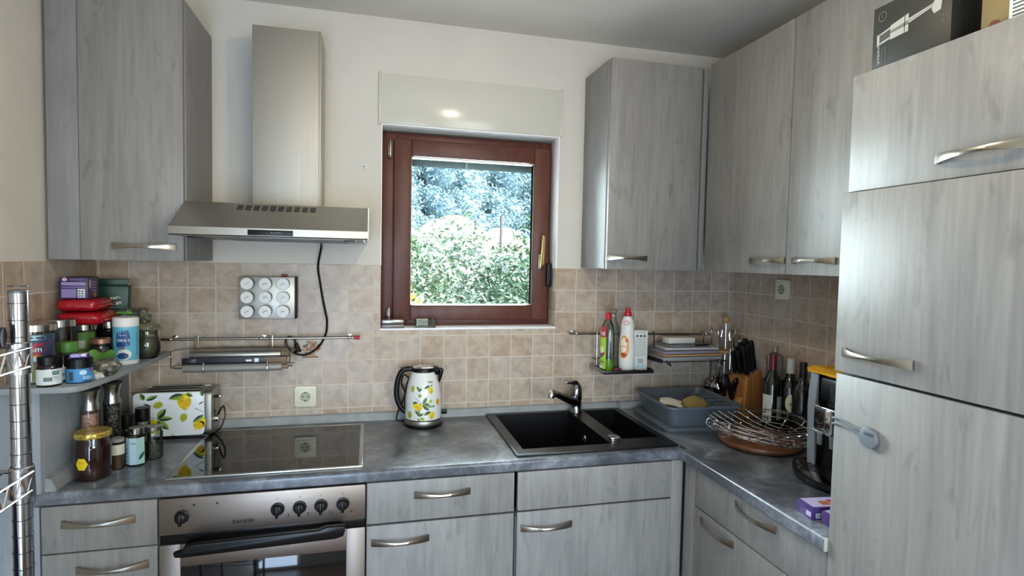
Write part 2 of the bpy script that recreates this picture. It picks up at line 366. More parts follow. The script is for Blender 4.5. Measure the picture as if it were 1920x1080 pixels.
# ================================================================ JOINERY
def handle_mb(L=.186, arch=.026, h0=.0045, h1=.0115, t=.0045):
    # bow handle: runs along local x, stands out along -y, flared ends
    b = MB(); N = 28; vs = []; fs = []
    for i in range(N+1):
        s = -1+2*i/N; a = abs(s); o = arch*(1-a**2.2)+.002; h = h0+(h1-h0)*(a**1.6); x = s*L/2; tt = t*(1-.25*a)
        for (dy, dz) in ((-1, -1), (-1, -.0), (-1, 1), (1, 1), (1, -1)):
            vs.append((x, -o-(tt if dy < 0 else 0)-(.0015 if dz == 0 else 0), dz*h))
    for i in range(N):
        for k in range(5): fs.append((i*5+k, i*5+(k+1) % 5, (i+1)*5+(k+1) % 5, (i+1)*5+k))
    fs.append((0, 1, 2, 3, 4)); fs.append(tuple(N*5+k for k in (4, 3, 2, 1, 0)))
    b.add(vs, fs, NICKEL, True)
    for s in (-1, 1): b.box(s*(L/2-.006)-.005, s*(L/2-.006)+.005, -.006, .001, -h1*.9, h1*.9, NICKEL, .001)
    return b
HM = None
def handle(parent, x, y, z, rz=0):
    global HM
    r = Vector(root(parent).location)
    if HM is None: HM = handle_mb().build('handle', None, sharp=30); HM.parent = parent; o = HM
    else: o = HM.copy(); C.objects.link(o); o.parent = parent
    o.location = Vector((x, y, z))-r; o.rotation_euler = (0, 0, rz); return o
def front(name, parent, x0, x1, y0, y1, z0, z1, m=None, bev=.0015):
    b = MB(); b.box(x0, x1, y0, y1, z0, z1, m or W1, bev, 2); return part(name, b, parent, True)
YF = -.600; YB = -.582
def base_unit(label, x0, x1, fronts, side_top=.858):
    t = thing('base_cabinet', label, 'cabinet', ((x0+x1)/2, -.3, 0))
    b = MB(); b.box(x0, x0+.017, YB+.002, -.02, .10, side_top, W2); b.box(x1-.017, x1, YB+.002, -.02, .10, side_top, W2); b.box(x0+.017, x1-.017, -.03, -.02, .1, .858, W2); b.box(x0+.017, x1-.017, YB+.002, -.03, .10, .118, W2); b.box(x0+.017, x1-.017, YB+.002, YB+.012, .7, .858, W2); b.box(x0, x1, YB+.05, -.05, 0, .10, W_edge); part('carcass', b, t, True)
    for (nm, z0, z1, hx, hz) in fronts:
        d = front(nm, t, x0+.0022, x1-.0022, YF, YB, z0, z1)
        if hx is not None: handle(d, hx, YF, hz)
    return t
base_unit('narrow grey wood base cabinet of drawers at the left end, blue in the daylight', -.112, .184,
          [('drawer', .7235, .859, .033, .808), ('drawer', .54, .7195, .068, .67), ('drawer', .33, .536, .04, .47), ('drawer', .1, .326, .04, .26)])
base_unit('grey wood base cabinet right of the oven, drawer above a door', .780, 1.2725, [('drawer', .725, .859, 1.024, .811), ('door', .1, .718, .889, .665)])
base_unit('grey wood base cabinet under the sink with a plain panel above its door', 1.280, 1.868, [('panel', .725, .859, None, None), ('door', .1, .7185, 1.388, .664)], .70)
b = MB(); b.box(1.8695, 1.9165, YF+.006, YB, .1, .859, W1, .001); b.box(1.8695, 1.936, YB+.05, -.4, 0, .1, W_edge)
solo('corner_filler', b, 'narrow upright grey filler strip in the inside corner of the base cabinets', 'panel', (1.893, -.59, 0), W=True)
# right run, fronts face -x
t = thing('base_cabinet', 'grey wood base cabinet under the right worktop with two wide bow handled drawers', 'cabinet', (2.2, -.98, 0))
b = MB(); b.box(1.937, 2.5, -1.278, -.60, .10, .858, W2); b.box(1.97, 2.5, -1.278, -.6, 0, .1, W_edge); part('carcass', b, t, True)
XF = 1.918
d = front('drawer', t, XF, XF+.018, -1.277, -.675, .7235, .859); handle(d, XF, -.999, .827, -PI/2)
d = front('drawer', t, XF, XF+.018, -1.277, -.675, .41, .7195); handle(d, XF, -.813, .690, -PI/2)
d = front('drawer', t, XF, XF+.018, -1.277, -.675, .1, .406); handle(d, XF, -.98, .36, -PI/2)
front('filler', t, XF+.002, XF+.018, -.673, -.605, .1, .859)
# tall unit
t = thing('tall_cabinet', 'tall grey wood fridge cabinet filling the right side of the view', 'cabinet', (2.22, -1.6, 0))
b = MB(); b.box(XF+.021, 2.512, -1.885, -1.284, .1, 2.036, W2); b.box(XF+.05, 2.512, -1.885, -1.284, 0, .1, W_edge); part('carcass', b, t, True)
d = front('door', t, XF, XF+.019, -1.883, -1.286, 1.765, 2.043); handle(d, XF, -1.600, 1.808, -PI/2)
d = front('door', t, XF-.014, XF+.019, -1.883, -1.284, 1.327, 1.7615); handle(d, XF-.014, -1.402, 1.377, -PI/2)
d = front('door', t, XF-.008, XF+.019, -1.883, -1.284, .1, 1.320); 
b = MB()   # child latch
b.cyl((0, 0, 0), .024, .010, mat('latch_grey', '70777b', .4), 28, .002, tf=Matrix.Translation((XF-.010, -1.392, 1.190)) @ Matrix.Rotation(-PI/2, 4, 'Y'))
b.box(XF-.0235, XF-.020, -1.400, -1.376, 1.196, 1.201, mat('latch_dark', '454b50', .5), .001, tf=Matrix.Translation((0, -.009, 0.002)))
for dz in (0, .009): b.tube([(XF-.016, -1.372, 1.192+dz), (XF-.015, -1.34, 1.196+dz), (XF-.013, -1.302, 1.197+dz*1.4), (XF-.010, -1.281, 1.193+dz*1.5), (XF+.02, -1.279, 1.19+dz)], .0028, mat('latch_grey'), 6, smooth=3)
solo('child_latch', b, 'round grey child safety latch with a thin strap stuck on the lower fridge door', 'latch', (XF-.012, -1.385, 1.19), W=True)
# wall cabinets
def wall_cab(label, x0, x1, y0, y1, z0, z1, doors, face):
    t = thing('wall_cabinet', label, 'cabinet', ((x0+x1)/2, (y0+y1)/2, z0)); b = MB()
    if face == 'y': b.box(x0, x1, y0+.020, y1, z0+.002, z1-.001, W2, .001)
    else: b.box(x0+.020, x1, y0, y1, z0+.002, z1-.001, W2, .001)
    part('carcass', b, t, True)
    for (a, c, h) in doors:
        if face == 'y': d = front('door', t, a, c, y0, y0+.018, z0, z1); handle(d, h, y0, z0+.047)
        else: d = front('door', t, x0, x0+.018, a, c, z0, z1); handle(d, x0, h, z0+.047, -PI/2)
    return t
wl = wall_cab('grey wood wall cabinet in the left corner beside the cooker hood', -.205, .189, -.345, -.001, 1.558, 2.417, [(-.112, .185, .070)], 'y')
front('filler', wl, -.203, -.115, -.339, -.327, 1.558, 2.415, W2)
wall_cab('grey wood wall cabinet right of the window with one door and a metallic side', 1.722, 2.143, -.282, -.001, 1.556, 2.410, [(1.726, 2.139, 1.812)], 'y')
b = MB(); b.box(2.1445, 2.164, -.289, -.27, 1.556, 2.408, W_edge, .001); solo('corner_filler', b, 'narrow grey filler strip in the corner between the right wall cabinets', 'panel', (2.154, -.28, 1.556), W=True)
wall_cab('grey wood wall cabinet on the right wall above the wine, two tall doors', 2.166, 2.513, -1.282, -.292, 1.554, 2.417, [(-.782, -.296, -.690), (-1.28, -.786, -.910)], 'x')
# worktops
CT = .900
def rounded_front(y, z0, z1, r=.010, back=-.02):
    pts = [(back, z0), (y+.004, z0), (y, z0+.004)]
    for k in range(7): a = PI-PI/2*k/6; pts.append((y+r+r*math.cos(a), z1-r+r*math.sin(a)))
    pts.append((back, z1)); return pts
b = MB()
sx0, sx1, sy0, sy1 = 1.305, 1.892, -.530, -.046
b.prism(rounded_front(YF, .862, CT, back=-.552), 0, -.122, 1.912, STONE)
b.box(-.122, sx0, -.552, 0, .862, CT, STONE); b.box(sx1, 1.928, -.552, 0, .862, CT, STONE); b.box(sx0, sx1, -.552, sy0, .862, CT, STONE); b.box(sx0, sx1, sy1, 0, .862, CT, STONE)
solo('worktop', b, 'slate grey worktop under the window holding the hob and the sink', 'worktop', (.9, -.3, .862), W=True)
b = MB()
b.prism([(-x, z) for x, z in []] or [(1.96, .862), (1.904, .862), (1.900, .866)]+[(1.910+.010*math.cos(PI-PI/2*k/6), CT-.010+.010*math.sin(PI-PI/2*k/6)) for k in range(7)]+[(1.96, CT)], 1, -1.279, -.603, STONE)
b.box(1.96, 2.516, -1.279, 0, .862, CT, STONE); b.box(1.93, 1.96, -.603, 0, .862, CT, STONE)
wr = solo('worktop', b, 'slate grey worktop on the right under the wine bottles and coffee machine', 'worktop', (2.2, -.64, .862), W=True)
ALU = mat('aluminium_strip', 'bdbdb8', .3, .9)
b = MB(); b.box(1.9265, 1.9335, -.604, -.016, .8995, .9015, ALU, .0005); b.box(1.912, 1.934, -.606, -.6015, .862, .9008, ALU, .001)
part('joint_strip', b, wr, True, 'aluminium joint strip')
b = MB(); b.box(1.901, 1.96, -1.2815, -1.279, .863, .899, mat('edge_cream', 'b4b4a4', .5), .001); part('end_cap', b, wr, True, 'cream end cap')
# upstands (sloped profile)
UP = mat('upstand', '8f9292', .4, spec=.4); t = NT(UP); t.l(t.ramp(t.noise(t.coords(), 20, 4), [(.3, '868989'), (.7, '999b9a')]), t.b.inputs['Base Color'])
b = MB(); b.prism([(-.002, CT), (-.022, CT), (-.020, CT+.006), (-.012, CT+.029), (-.002, CT+.033)], 0, -.082, 1.93, UP); b.box(1.915, 1.93, -.024, -.001, CT, CT+.034, W_edge, .002)
solo('upstand', b, 'long grey sloped upstand strip behind hob and sink', 'upstand', (.9, -.01, CT), W=True)
b = MB(); b.prism([(-.002, CT), (-.022, CT), (-.020, CT+.006), (-.012, CT+.029), (-.002, CT+.033)], 0, 1.931, 2.495, UP)
b.prism([(XR-.002, CT), (XR-.022, CT), (XR-.020, CT+.006), (XR-.012, CT+.029), (XR-.002, CT+.033)], 1, -1.279, -.001, UP)
solo('upstand', b, 'grey upstand strip turning the corner behind the knife block', 'upstand', (2.3, -.01, CT), W=True)
b = MB(); b.prism([(-.104, CT), (-.076, CT), (-.077, CT+.010), (-.090, CT+.036), (-.104, CT+.040)], 1, -.590, -.024, UP)
solo('upstand', b, 'grey sloped upstand strip along the left side panel behind the honey jar', 'upstand', (-.09, -.3, CT), W=True)
# side housing on the left with the curved shelf
PAN = wood_mat('blue_grey_panel', '83898d', '8d9296', '95999c', 6, .5)
b = MB(); b.box(XL+.003, -.126, -.606, -.002, 0, CT, PAN, .001); b.box(XL+.003, -.105, -.606, -.002, CT+.0005, 1.190, PAN, .001); b.box(-.1265, -.114, -.600, -.575, 0, .861, PAN)
solo('side_panel', b, 'plain grey upright side panel at the left end of the worktop', 'panel', (-.16, -.3, 0), W=True)
SZ = 1.207
out = [(XL+.003, -.001), (XL+.003, -.632), (-.03, -.634)]
for (x, y) in ((-.012, -.628), (.002, -.610), (.012, -.57), (.020, -.50), (.028, -.40), (.034, -.30), (.038, -.20), (.039, -.12), (.038, -.001)): out.append((x, y))
b = MB(); b.prism(out, 2, SZ-.016, SZ, mat('shelf_grey', '8d9294', .45), .001); 
solo('corner_shelf', b, 'grey corner shelf with a curved edge crowded with jars', 'shelf', (-.1, -.3, SZ-.016), W=True)

# ================================================================ APPLIANCES
# oven
t = thing('oven', 'built-in stainless steel oven with black knobs and a black bar handle', 'oven', (.481, -.3, .1))
b = MB(); b.box(.188, .776, YB, -.03, .10, .858, BLACKM); part('housing', b, t, True)
b = MB(); b.box(.187, .777, YF-.004, YB, .749, .859, OVEN, .002)
fr_y = YF-.0055
b.text('ZANKER', .0135, lambda x, y: (.417+x*1.2, fr_y, .7735+y), BLACKM, bold=.03)
for x, z in ((.282, .836), (.345, .836)): b.shape([(x+.0035*math.cos(a*PI/4), z+.0035*math.sin(a*PI/4)) for a in range(8)], lambda x, y: (x, fr_y, y), BLACKM, 1)
KX = [.249, .515, .579, .642, .708]
for i, x in enumerate(KX):
    b.box(x-.0006, x+.0006, fr_y, fr_y+.002, .8325, .8385, BLACKM)
    mx = x+.028; mz = .778
    if i == 0:
        for a in range(8): b.box(mx+.004*math.cos(a*PI/4)-.0004, mx+.004*math.cos(a*PI/4)+.0004, fr_y, fr_y+.001, mz-.002+.004*math.sin(a*PI/4), mz-.0012+.004*math.sin(a*PI/4), BLACKM)
    else:
        for k in range(4):
            sx = mx+(-.0035 if k % 2 else .0035); sz = mz+(-.003 if k > 1 else .003)
            if k == i-1: b.box(sx-.0022, sx+.0022, fr_y, fr_y+.001, sz-.0022, sz+.0022, BLACKM)
            else: b.box(sx-.0022, sx+.0022, fr_y, fr_y+.001, sz-.0004, sz+.0004, BLACKM)
pn = part('control_panel', b, t, True)
for x in KX:
    b = MB(); tf = Matrix.Translation((x, YF-.004, .803)) @ Matrix.Rotation(PI/2, 4, 'X')
    b.cyl((0, 0, 0), .020, .006, BLACK, 32, .0015, tf=tf); b.cyl((0, 0, .006), .0165, .016, BLACK, 32, .002, tf=tf, r2=.0145)
    b.box(-.0045, .0045, -.0205, .0165, .018, .027, BLACK, .003, tf=tf); b.box(-.0004, .0004, -.004, .012, .0268, .0272, GREY, tf=tf); part('knob', b, pn, True)
b = MB(); b.box(.188, .776, YF+.001, YB, .7215, .7485, BLACK, .003); part('vent_strip', b, t, True)
b = MB(); frame(b, .187, .777, .10, .720, .057, .058, .11, .070, YF-.005, YB, OVEN, .002); dr = part('door', b, t, True)
b = MB(); b.box(.243, .720, YF-.002, YB+.002, .209, .651, BGLASS, .002); part('door_glass', b, dr, True)
b = MB()
hp = [(.240, .7175), (.262, .7225), (.272, .736), (.300, .740), (.640, .747), (.660, .7545), (.716, .7545), (.718, .740), (.712, .722), (.690, .716), (.262, .703), (.244, .706)]
b.prism([(x, z) for x, z in hp], 1, YF-.060, YF-.036, BLACK, .004, 2); b.box(.262, .292, YF-.040, YF-.003, .708, .726, BLACK, .003); b.box(.682, .708, YF-.040, YF-.003, .722, .742, BLACK, .003)
part('door_handle', b, dr, True, 'black bar handle')
# hob
t = thing('hob', 'black glass hob with a steel frame and a reflection of the socket', 'hob', (.48, -.32, CT))
b = MB(); frame2 = []
hx0, hx1, hy0, hy1 = .192, .768, -.566, -.076
b.box(hx0, hx1, hy0, hy0+.010, CT, CT+.007, ALU, .002); b.box(hx0, hx1, hy1-.010, hy1, CT, CT+.007, ALU, .002); b.box(hx0, hx0+.014, hy0+.01, hy1-.01, CT, CT+.007, ALU, .002); b.box(hx1-.014, hx1, hy0+.01, hy1-.01, CT, CT+.007, ALU, .002); part('frame', b, t, True)
HG = mat('hob_glass', '0f0e0d', .035, spec=.6)
b = MB(); b.box(hx0+.013, hx1-.013, hy0+.009, hy1-.009, CT, CT+.0058, HG)
RG = mat('hob_print', '2a2826', .1)
for (x, y, r) in ((.345, -.44, .09), (.62, -.43, .075), (.345, -.20, .075), (.62, -.20, .09)):
    b.add([(x+(r+d)*math.cos(2*PI*k/48), y+(r+d)*math.sin(2*PI*k/48), CT+.00595) for d in (0, .002) for k in range(48)], [(k, (k+1) % 48, 48+(k+1) % 48, 48+k) for k in range(48)], RG)
part('glass_top', b, t, True)
# cooker hood
t = thing('cooker_hood', 'stainless steel cooker hood with a square chimney on the wall', 'cooker hood', (.48, -.25, 1.64))
b = MB(); b.box(.366, .601, -.180, -.002, 1.74, 2.418, STEELV, .002); b.box(.596, .6035, -.182, -.002, 1.745, 2.4185, STEELV, .001); part('chimney', b, t, True)
x0, x1 = .187, .779
prof = [(-.001, 1.650), (-.500, 1.641), (-.505, 1.645), (-.505, 1.668), (-.50, 1.671), (-.345, 1.757), (-.335, 1.760), (-.001, 1.764)]
b = MB(); b.prism(prof, 0, x0, x1, STEEL, .0015, 2)
import mathutils
d1 = Vector((0, -.345+.50, 1.757-1.671)); L1 = d1.length; e1 = d1.normalized(); nrm = Vector((0, -e1.z, e1.y))
def slope(x, s, o=0): return Vector((x, -.50, 1.671))+e1*s+nrm*o
for r_ in range(4):
    for k in range(10):
        xa = .353+k*.0256; s0 = L1-.012-r_*.0105; sk = -.0
        b.add([slope(xa+.0015, s0, .0004), slope(xa+.020, s0, .0004), slope(xa+.020, s0-.0062, .0004), slope(xa+.0015, s0-.0062, .0004)], [(0, 1, 2, 3)], BLACKM)
part('canopy', b, t, True)
b = MB(); b.box(.412, .546, -.5085, -.504, 1.6465, 1.6635, BLACK, .001)
for k in range(5): b.sphere((.482+k*.0075, -.5088, 1.656), .0013, WHITE, 8)
part('control_strip', b, t, True)
b = MB()
b.box(.205, .765, -.470, -.04, 1.6395, 1.6435, mat('hood_under', '8e8c86', .4, .8), .001)
for k in range(56):
    y = -.46+k*.0075; b.box(.30, .70, y, y+.003, 1.638, 1.640, mat('filter_dark', '55534f', .4, .8))
b.box(.225, .262, -.45, -.41, 1.636, 1.64, BLACK, .001); b.box(.70, .737, -.45, -.41, 1.636, 1.64, BLACK, .001)
part('grease_filter', b, t, True)
b = MB()
cab = [(.596, -.075, 1.640), (.594, -.03, 1.62), (.581, -.012, 1.545), (.589, -.012, 1.48), (.600, -.012, 1.41), (.612, -.014, 1.35), (.617, -.016, 1.32), (.613, -.018, 1.27), (.590, -.020, 1.222), (.555, -.022, 1.192), (.520, -.022, 1.184), (.485, -.022, 1.198), (.462, -.022, 1.228), (.462, -.022, 1.250), (.474, -.022, 1.259), (.490, -.02, 1.25), (.497, -.020, 1.232)]
b.tube(cab, .0042, BLACK, 8, smooth=6); b.tube([(.497, -.020, 1.235), (.502, -.022, 1.215), (.506, -.024, 1.196)], [.006, .010, .016], BLACK, 12, smooth=2)
part('power_cable', b, t, True, 'black cable with its plug looped over the rail')
# sink
SK = mat('black_granite', '08080a', .32, spec=.6); t_ = NT(SK); t_.l(t_.ramp(t_.noise(t_.coords(), 400, 2), [(.4, '060608'), (.7, '141417')]), t_.b.inputs['Base Color'])
t = thing('sink', 'black granite double bowl sink set in the worktop under the window', 'sink', (1.6, -.3, CT-.2))
X0, X1, Y0, Y1 = 1.287, 1.908, -.566, -.030; zt = CT+.009; A0, A1, AY0, AY1 = 1.322, 1.662, -.512, -.056; B0, B1, BY0, BY1 = 1.728, 1.880, -.470, -.056
b = MB()
for (a, c, d, e) in ((X0, A0, Y0, Y1), (A0, X1, Y0, AY0), (A0, X1, AY1, Y1), (A1, B0, AY0, AY1), (B1, X1, AY0, AY1), (B0, B1, AY0, BY0)): b.box(a, c, d, e, CT-.001, zt, SK)
b.box(X0-.002, X1+.002, Y0-.002, Y0+.006, CT, zt+.0005, SK, .003); b.box(X0-.002, X0+.006, Y0, Y1, CT, zt+.0005, SK, .003); b.box(X1-.006, X1+.002, Y0, Y1, CT, zt+.0005, SK, .003)
part('rim', b, t, True)
for (a, c, d, e, z) in ((A0, A1, AY0, AY1, .725), (B0, B1, BY0, BY1, .790)):
    b = MB(); w_ = .004; b.box(a-w_, c+w_, d-w_, e+w_, z-w_, z, SK); b.box(a-w_, a, d, e, z, CT, SK); b.box(c, c+w_, d, e, z, CT, SK); b.box(a-w_, c+w_, d-w_, d, z, CT, SK); b.box(a-w_, c+w_, e, e+w_, z, CT, SK)
    bo = part('bowl', b, t, True)
    b = MB(); b.cyl(((a+c)/2, (d+e)/2, z), .038, .003, CHROME, 28, .001); b.cyl(((a+c)/2, (d+e)/2, z+.003), .02, .002, DARKCHROME, 20); part('drain', b, bo, True, 'chrome drain')
    if z < .75:
        b = MB(); b.lathe([(.009, 0), (.0095, .003), (.0135, .003), (.015, 0)], CHROME, 24, tf=Matrix.Translation((c, -.25, .845)) @ Matrix.Rotation(-PI/2, 4, 'Y')); b.cyl((0, 0, .0002), .009, .001, DARK, 20, tf=Matrix.Translation((c, -.25, .845)) @ Matrix.Rotation(-PI/2, 4, 'Y')); part('overflow', b, bo, True, 'chrome overflow ring')
b = MB(); b.box(1.678, 1.712, -.487, -.450, zt, zt+.004, CHROME, .001); b.box(1.674, 1.714, -.490, -.449, zt+.004, zt+.013, CHROME, .003); part('drain_knob', b, t, True, 'square chrome drain knob')
# faucet
t = thing('faucet', 'chrome single lever mixer tap standing behind the sink', 'faucet', (1.692, -.062, zt))
b = MB(); b.lathe([(1e-5, 0), (.027, 0), (.027, .004), (.0245, .008), (.0245, .055), (.027, .062), (.0265, .085), (.0245, .108), (.018, .122), (1e-5, .127)], DARKCHROME, 32); part('body', b, t)
b = MB(); b.tube([(-.008, -.008, .048), (-.055, -.045, .070), (-.108, -.094, .098), (-.152, -.138, .122)], [.023, .019, .0145, .0135], DARKCHROME, 16, smooth=5)
b.tube([(-.150, -.136, .122), (-.160, -.145, .124), (-.168, -.153, .121), (-.171, -.155, .106)], [.0155, .0175, .0165, .0145], CHROME, 16, smooth=4); part('spout', b, t)
b = MB(); b.tube([(.0, .004, .116), (-.010, -.004, .132), (-.034, -.022, .136), (-.062, -.044, .142)], [.021, .013, .006, .0045], DARKCHROME, 12, smooth=5); b.sphere((-.064, -.046, .143), .007, CHROME, 12); part('lever', b, t)

# ================================================================ LEMON PRINT
YEL = mat('lemon_yellow', 'd9c31e', .35); t_ = NT(YEL); t_.l(t_.ramp(t_.noise(t_.coords(), 55, 3), [(.35, 'b9a010'), (.5, 'd9c321'), (.7, 'eede3c')]), t_.b.inputs['Base Color'])
ORG = mat('lemon_orange', 'dd9a22', .35); LIME = mat('lemon_green', 'a3aa2e', .35); LEAF = mat('leaf_green', '7f9c3e', .4); LEAFD = mat('leaf_dark', '233a2c', .4); STEM = mat('print_stem', '3a4a4a', .4)
def rot2(p, a): return (p[0]*math.cos(a)-p[1]*math.sin(a), p[0]*math.sin(a)+p[1]*math.cos(a))
def lemon(b, mp, cx, cy, r, ang=0, m=None, k=1.25):
    o = []
    for i in range(28):
        a = 2*PI*i/28; x = r*math.cos(a); y = r*k*math.sin(a)
        if math.sin(a) < -.9: y -= r*.22*(-math.sin(a)-.9)/.1
        x, y = rot2((x, y), ang); o.append((cx+x, cy+y))
    b.shape(o, mp(0), m or YEL)
    if m is None and r > .008:
        o2 = [(cx+rot2((.25*r+.55*r*math.cos(2*PI*i/16), -.35*r+.6*r*math.sin(2*PI*i/16)), ang)[0], cy+rot2((.25*r+.55*r*math.cos(2*PI*i/16), -.35*r+.6*r*math.sin(2*PI*i/16)), ang)[1]) for i in range(16)]
        b.shape(o2, mp(1), mat('lemon_gold', 'dcae1e', .35))
def leaf(b, mp, cx, cy, L, ang, wd=.28, m=None):
    def half(s0, s1):
        o = []
        for i in range(9): u = i/8; o.append((u*L, s0*wd*L*math.sin(PI*u)**.8*(1-.25*u)))
        for i in range(8, -1, -1): u = i/8; o.append((u*L, s1*wd*L*math.sin(PI*u)**.8*(1-.25*u)))
        return [(cx+rot2(p, ang)[0], cy+rot2(p, ang)[1]) for p in o]
    if m: b.shape(half(1, -1), mp(2), m, 2)
    else: b.shape(half(1, .0), mp(2), LEAF, 2); b.shape(half(0.0, -1), mp(2), LEAFD, 2)
    b.shape([(cx+rot2(p, ang)[0], cy+rot2(p, ang)[1]) for p in ((0, L*.012), (L, 0), (0, -L*.012))], mp(3), STEM, 1)
def stem(b, mp, x0, y0, x1, y1, w_=.0012):
    d = Vector((x1-x0, y1-y0)); n_ = Vector((-d.y, d.x)).normalized()*w_
    b.shape([(x0+n_.x, y0+n_.y), (x1+n_.x*.5, y1+n_.y*.5), (x1-n_.x*.5, y1-n_.y*.5), (x0-n_.x, y0-n_.y)], mp(1), STEM, 1)
# toaster
LB = mat('pale_enamel', 'dfe3e6', .22, spec=.6, coat=.3)
t = thing('toaster', 'white toaster printed with lemons between the spice jars and the hob', 'toaster', (.083, -.080, CT))
tw = .125; dpt = .066; b = MB()
def rrect(x0, x1, y0, y1, r, n=6):
    o = []
    for (cx, cy, a0) in ((x1-r, y0+r, -PI/2), (x1-r, y1-r, 0), (x0+r, y1-r, PI/2), (x0+r, y0+r, PI)):
        for k in range(n+1): a = a0+PI/2*k/n; o.append((cx+r*math.cos(a), cy+r*math.sin(a)))
    return o
b.prism(rrect(-tw, .110, .014, .176, .016), 1, -dpt, -dpt+.008, LB, .002)
b.prism(rrect(-tw, .110, .014, .176, .016), 1, dpt-.008, dpt, LB, .002)
def mpt(o): return lambda x, y: (x, -dpt-.0004-.00012*o, y)
P = mpt
lemon(b, P, .043, .142, .0235, .1); leaf(b, P, .040, .166, .050, R(196), .26); leaf(b, P, .05, .172, .026, R(-30), .3)
lemon(b, P, -.042, .131, .012, -1.2, LIME); lemon(b, P, .041, .082, .012, -.25, LIME); lemon(b, P, -.058, .052, .0215, .3); lemon(b, P, .094, .058, .020, -.5); b_ = 0
lemon(b, P, .098, .052, .011, -.5, ORG); leaf(b, P, .108, .088, .045, R(215), .2); leaf(b, P, -.088, .150, .028, R(115), .33); leaf(b, P, -.082, .150, .042, R(22), .22); leaf(b, P, -.09, .138, .030, R(-25), .13, STEM)
leaf(b, P, -.046, .082, .045, R(50), .3); leaf(b, P, -.046, .08, .052, R(0), .2); leaf(b, P, -.046, .074, .052, R(-42), .26); stem(b, P, -.092, .092, -.044, .079); stem(b, P, .078, .115, .108, .100); leaf(b, P, .104, .158, .024, R(100), .3); leaf(b, P, .09, .128, .022, R(30), .12, STEM); stem(b, P, 0, .02, .02, .012, .001)
part('enamel_shell', b, t)
b = MB()
b.prism(rrect(-tw+.004, .106, .010, .172, .012), 1, -dpt+.008, dpt-.008, STEEL)
b.prism(rrect(-dpt+.002, dpt-.002, .012, .176, .022), 0, .106, .134, STEEL, .004)
part('steel_body', b, t)
for y in (-.030, .012):
    b = MB(); frame3 = (-.095, .085)
    b.box(-.095, .085, y, y+.030, .1765, .1785, STEEL, .001); b.box(-.090, .080, y+.004, y+.026, .1786, .1792, BLACKM); part('bread_slot', b, t)
b = MB(); b.box(-.12, .12, -dpt+.006, dpt-.006, 0, .014, BLACK, .003); part('foot', b, t)
b = MB(); b.box(.134, .135, -.024, -.020, .045, .150, BLACKM); b.box(.134, .156, -.034, -.010, .142, .151, BLACK, .003); b.box(.150, .158, -.034, -.010, .1415, .1515, CHROME, .002); part('lever', b, t)
b = MB(); b.cyl((0, 0, 0), .012, .014, CHROME, 24, .002, tf=Matrix.Translation((.134, -.022, .062)) @ Matrix.Rotation(PI/2, 4, 'Y')); b.box(.134, .1365, -.036, -.008, .085, .093, BLACK, .001); part('browning_knob', b, t)
b = MB(); b.tube([(.13, .02, .05), (.15, .0, .09), (.166, -.02, .105), (.172, -.03, .07), (.158, -.036, .03), (.13, -.03, .006), (.10, -.02, .006)], .0032, BLACK, 8, smooth=6); part('cable', b, t)
# kettle
t = thing('kettle', 'white electric kettle printed with lemons standing by the tiled wall', 'kettle', (1.004, -.108, CT))
b = MB(); b.lathe([(1e-5, 0), (.078, 0), (.080, .003), (.080, .010), (.076, .012), (1e-5, .012)], BLACK, 40); b.lathe([(.0745, .012), (.0755, .014), (.0755, .028), (.0745, .030)], STEEL, 40); b.lathe([(.076, .030), (.0765, .032), (.076, .034)], BLACK, 40); part('base', b, t)
KR = [(.0745, .032), (.0745, .034), (.0740, .07), (.0725, .12), (.066, .165), (.056, .200), (.0475, .222)]
def kr(z):
    for (r0, z0), (r1, z1) in zip(KR, KR[1:]):
        if z <= z1: u = (z-z0)/max(1e-6, z1-z0); return r0+(r1-r0)*u
    return KR[-1][0]
b = MB(); b.lathe(KR, mat('white_enamel', 'dcdcd8', .2, spec=.6, coat=.3), 56)
view = math.atan2(-2.44+.108, .783-1.004)
def mpk(o): return lambda x, y: ((kr(y)+.0006+.00015*o)*math.cos(view+x/.0725), (kr(y)+.0006+.00015*o)*math.sin(view+x/.0725), y)
P = mpk
for (x, z, s, a, mm) in ((.033, .155, .0105, .1, None), (-.050, .160, .010, 0, LIME), (-.011, .136, .006, .4, LIME), (.030, .112, .0055, 0, LIME), (-.030, .093, .0125, .5, None), (-.014, .090, .0125, -.3, None), (.066, .105, .010, 0, ORG), (.036, .055, .0115, -.1, None), (-.058, .055, .011, 0, LIME), (-.003, .042, .007, 1.2, LIME)):
    lemon(b, P, x, z, s, a, mm)
for (x, z, L, a) in ((.029, .172, .028, 200), (.032, .172, .012, 10), (-.020, .155, .020, 120), (-.020, .152, .020, 40), (-.021, .150, .017, 75), (-.003, .105, .030, 55), (-.003, .104, .030, -10), (-.002, .101, .036, -45), (-.022, .107, .024, 190), (.030, .070, .030, 205), (-.022, .058, .022, 115), (-.022, .055, .026, 20), (-.022, .056, .02, 70), (.034, .185, .014, 20), (.034, .185, .014, 160), (.034, .088, .016, 20), (.034, .088, .016, 160), (-.02, .14, .014, -60), (-.02, .045, .014, -60)):
    leaf(b, P, x, z, L, R(a), .26)
stem(b, P, -.036, .128, -.004, .104, .0007); stem(b, P, -.004, .104, -.018, .106, .0007)
part('enamel_body', b, t)
b = MB(); b.lathe([(.0475, .222), (.050, .224), (.050, .232), (.046, .239)], BLACK, 40); b.lathe([(.046, .239), (.040, .243), (.02, .246), (1e-5, .2465)], CHROME, 40); b.box(-.006, .012, -.006, .006, .2455, .2475, DARKCHROME, .001); part('lid', b, t)
vx = Vector((math.cos(view+PI/2), math.sin(view+PI/2), 0)); bx = -vx*.0
def K(u, z, d=0): p = vx*u+Vector((math.cos(view), math.sin(view), 0))*d; return (p.x, p.y, z)
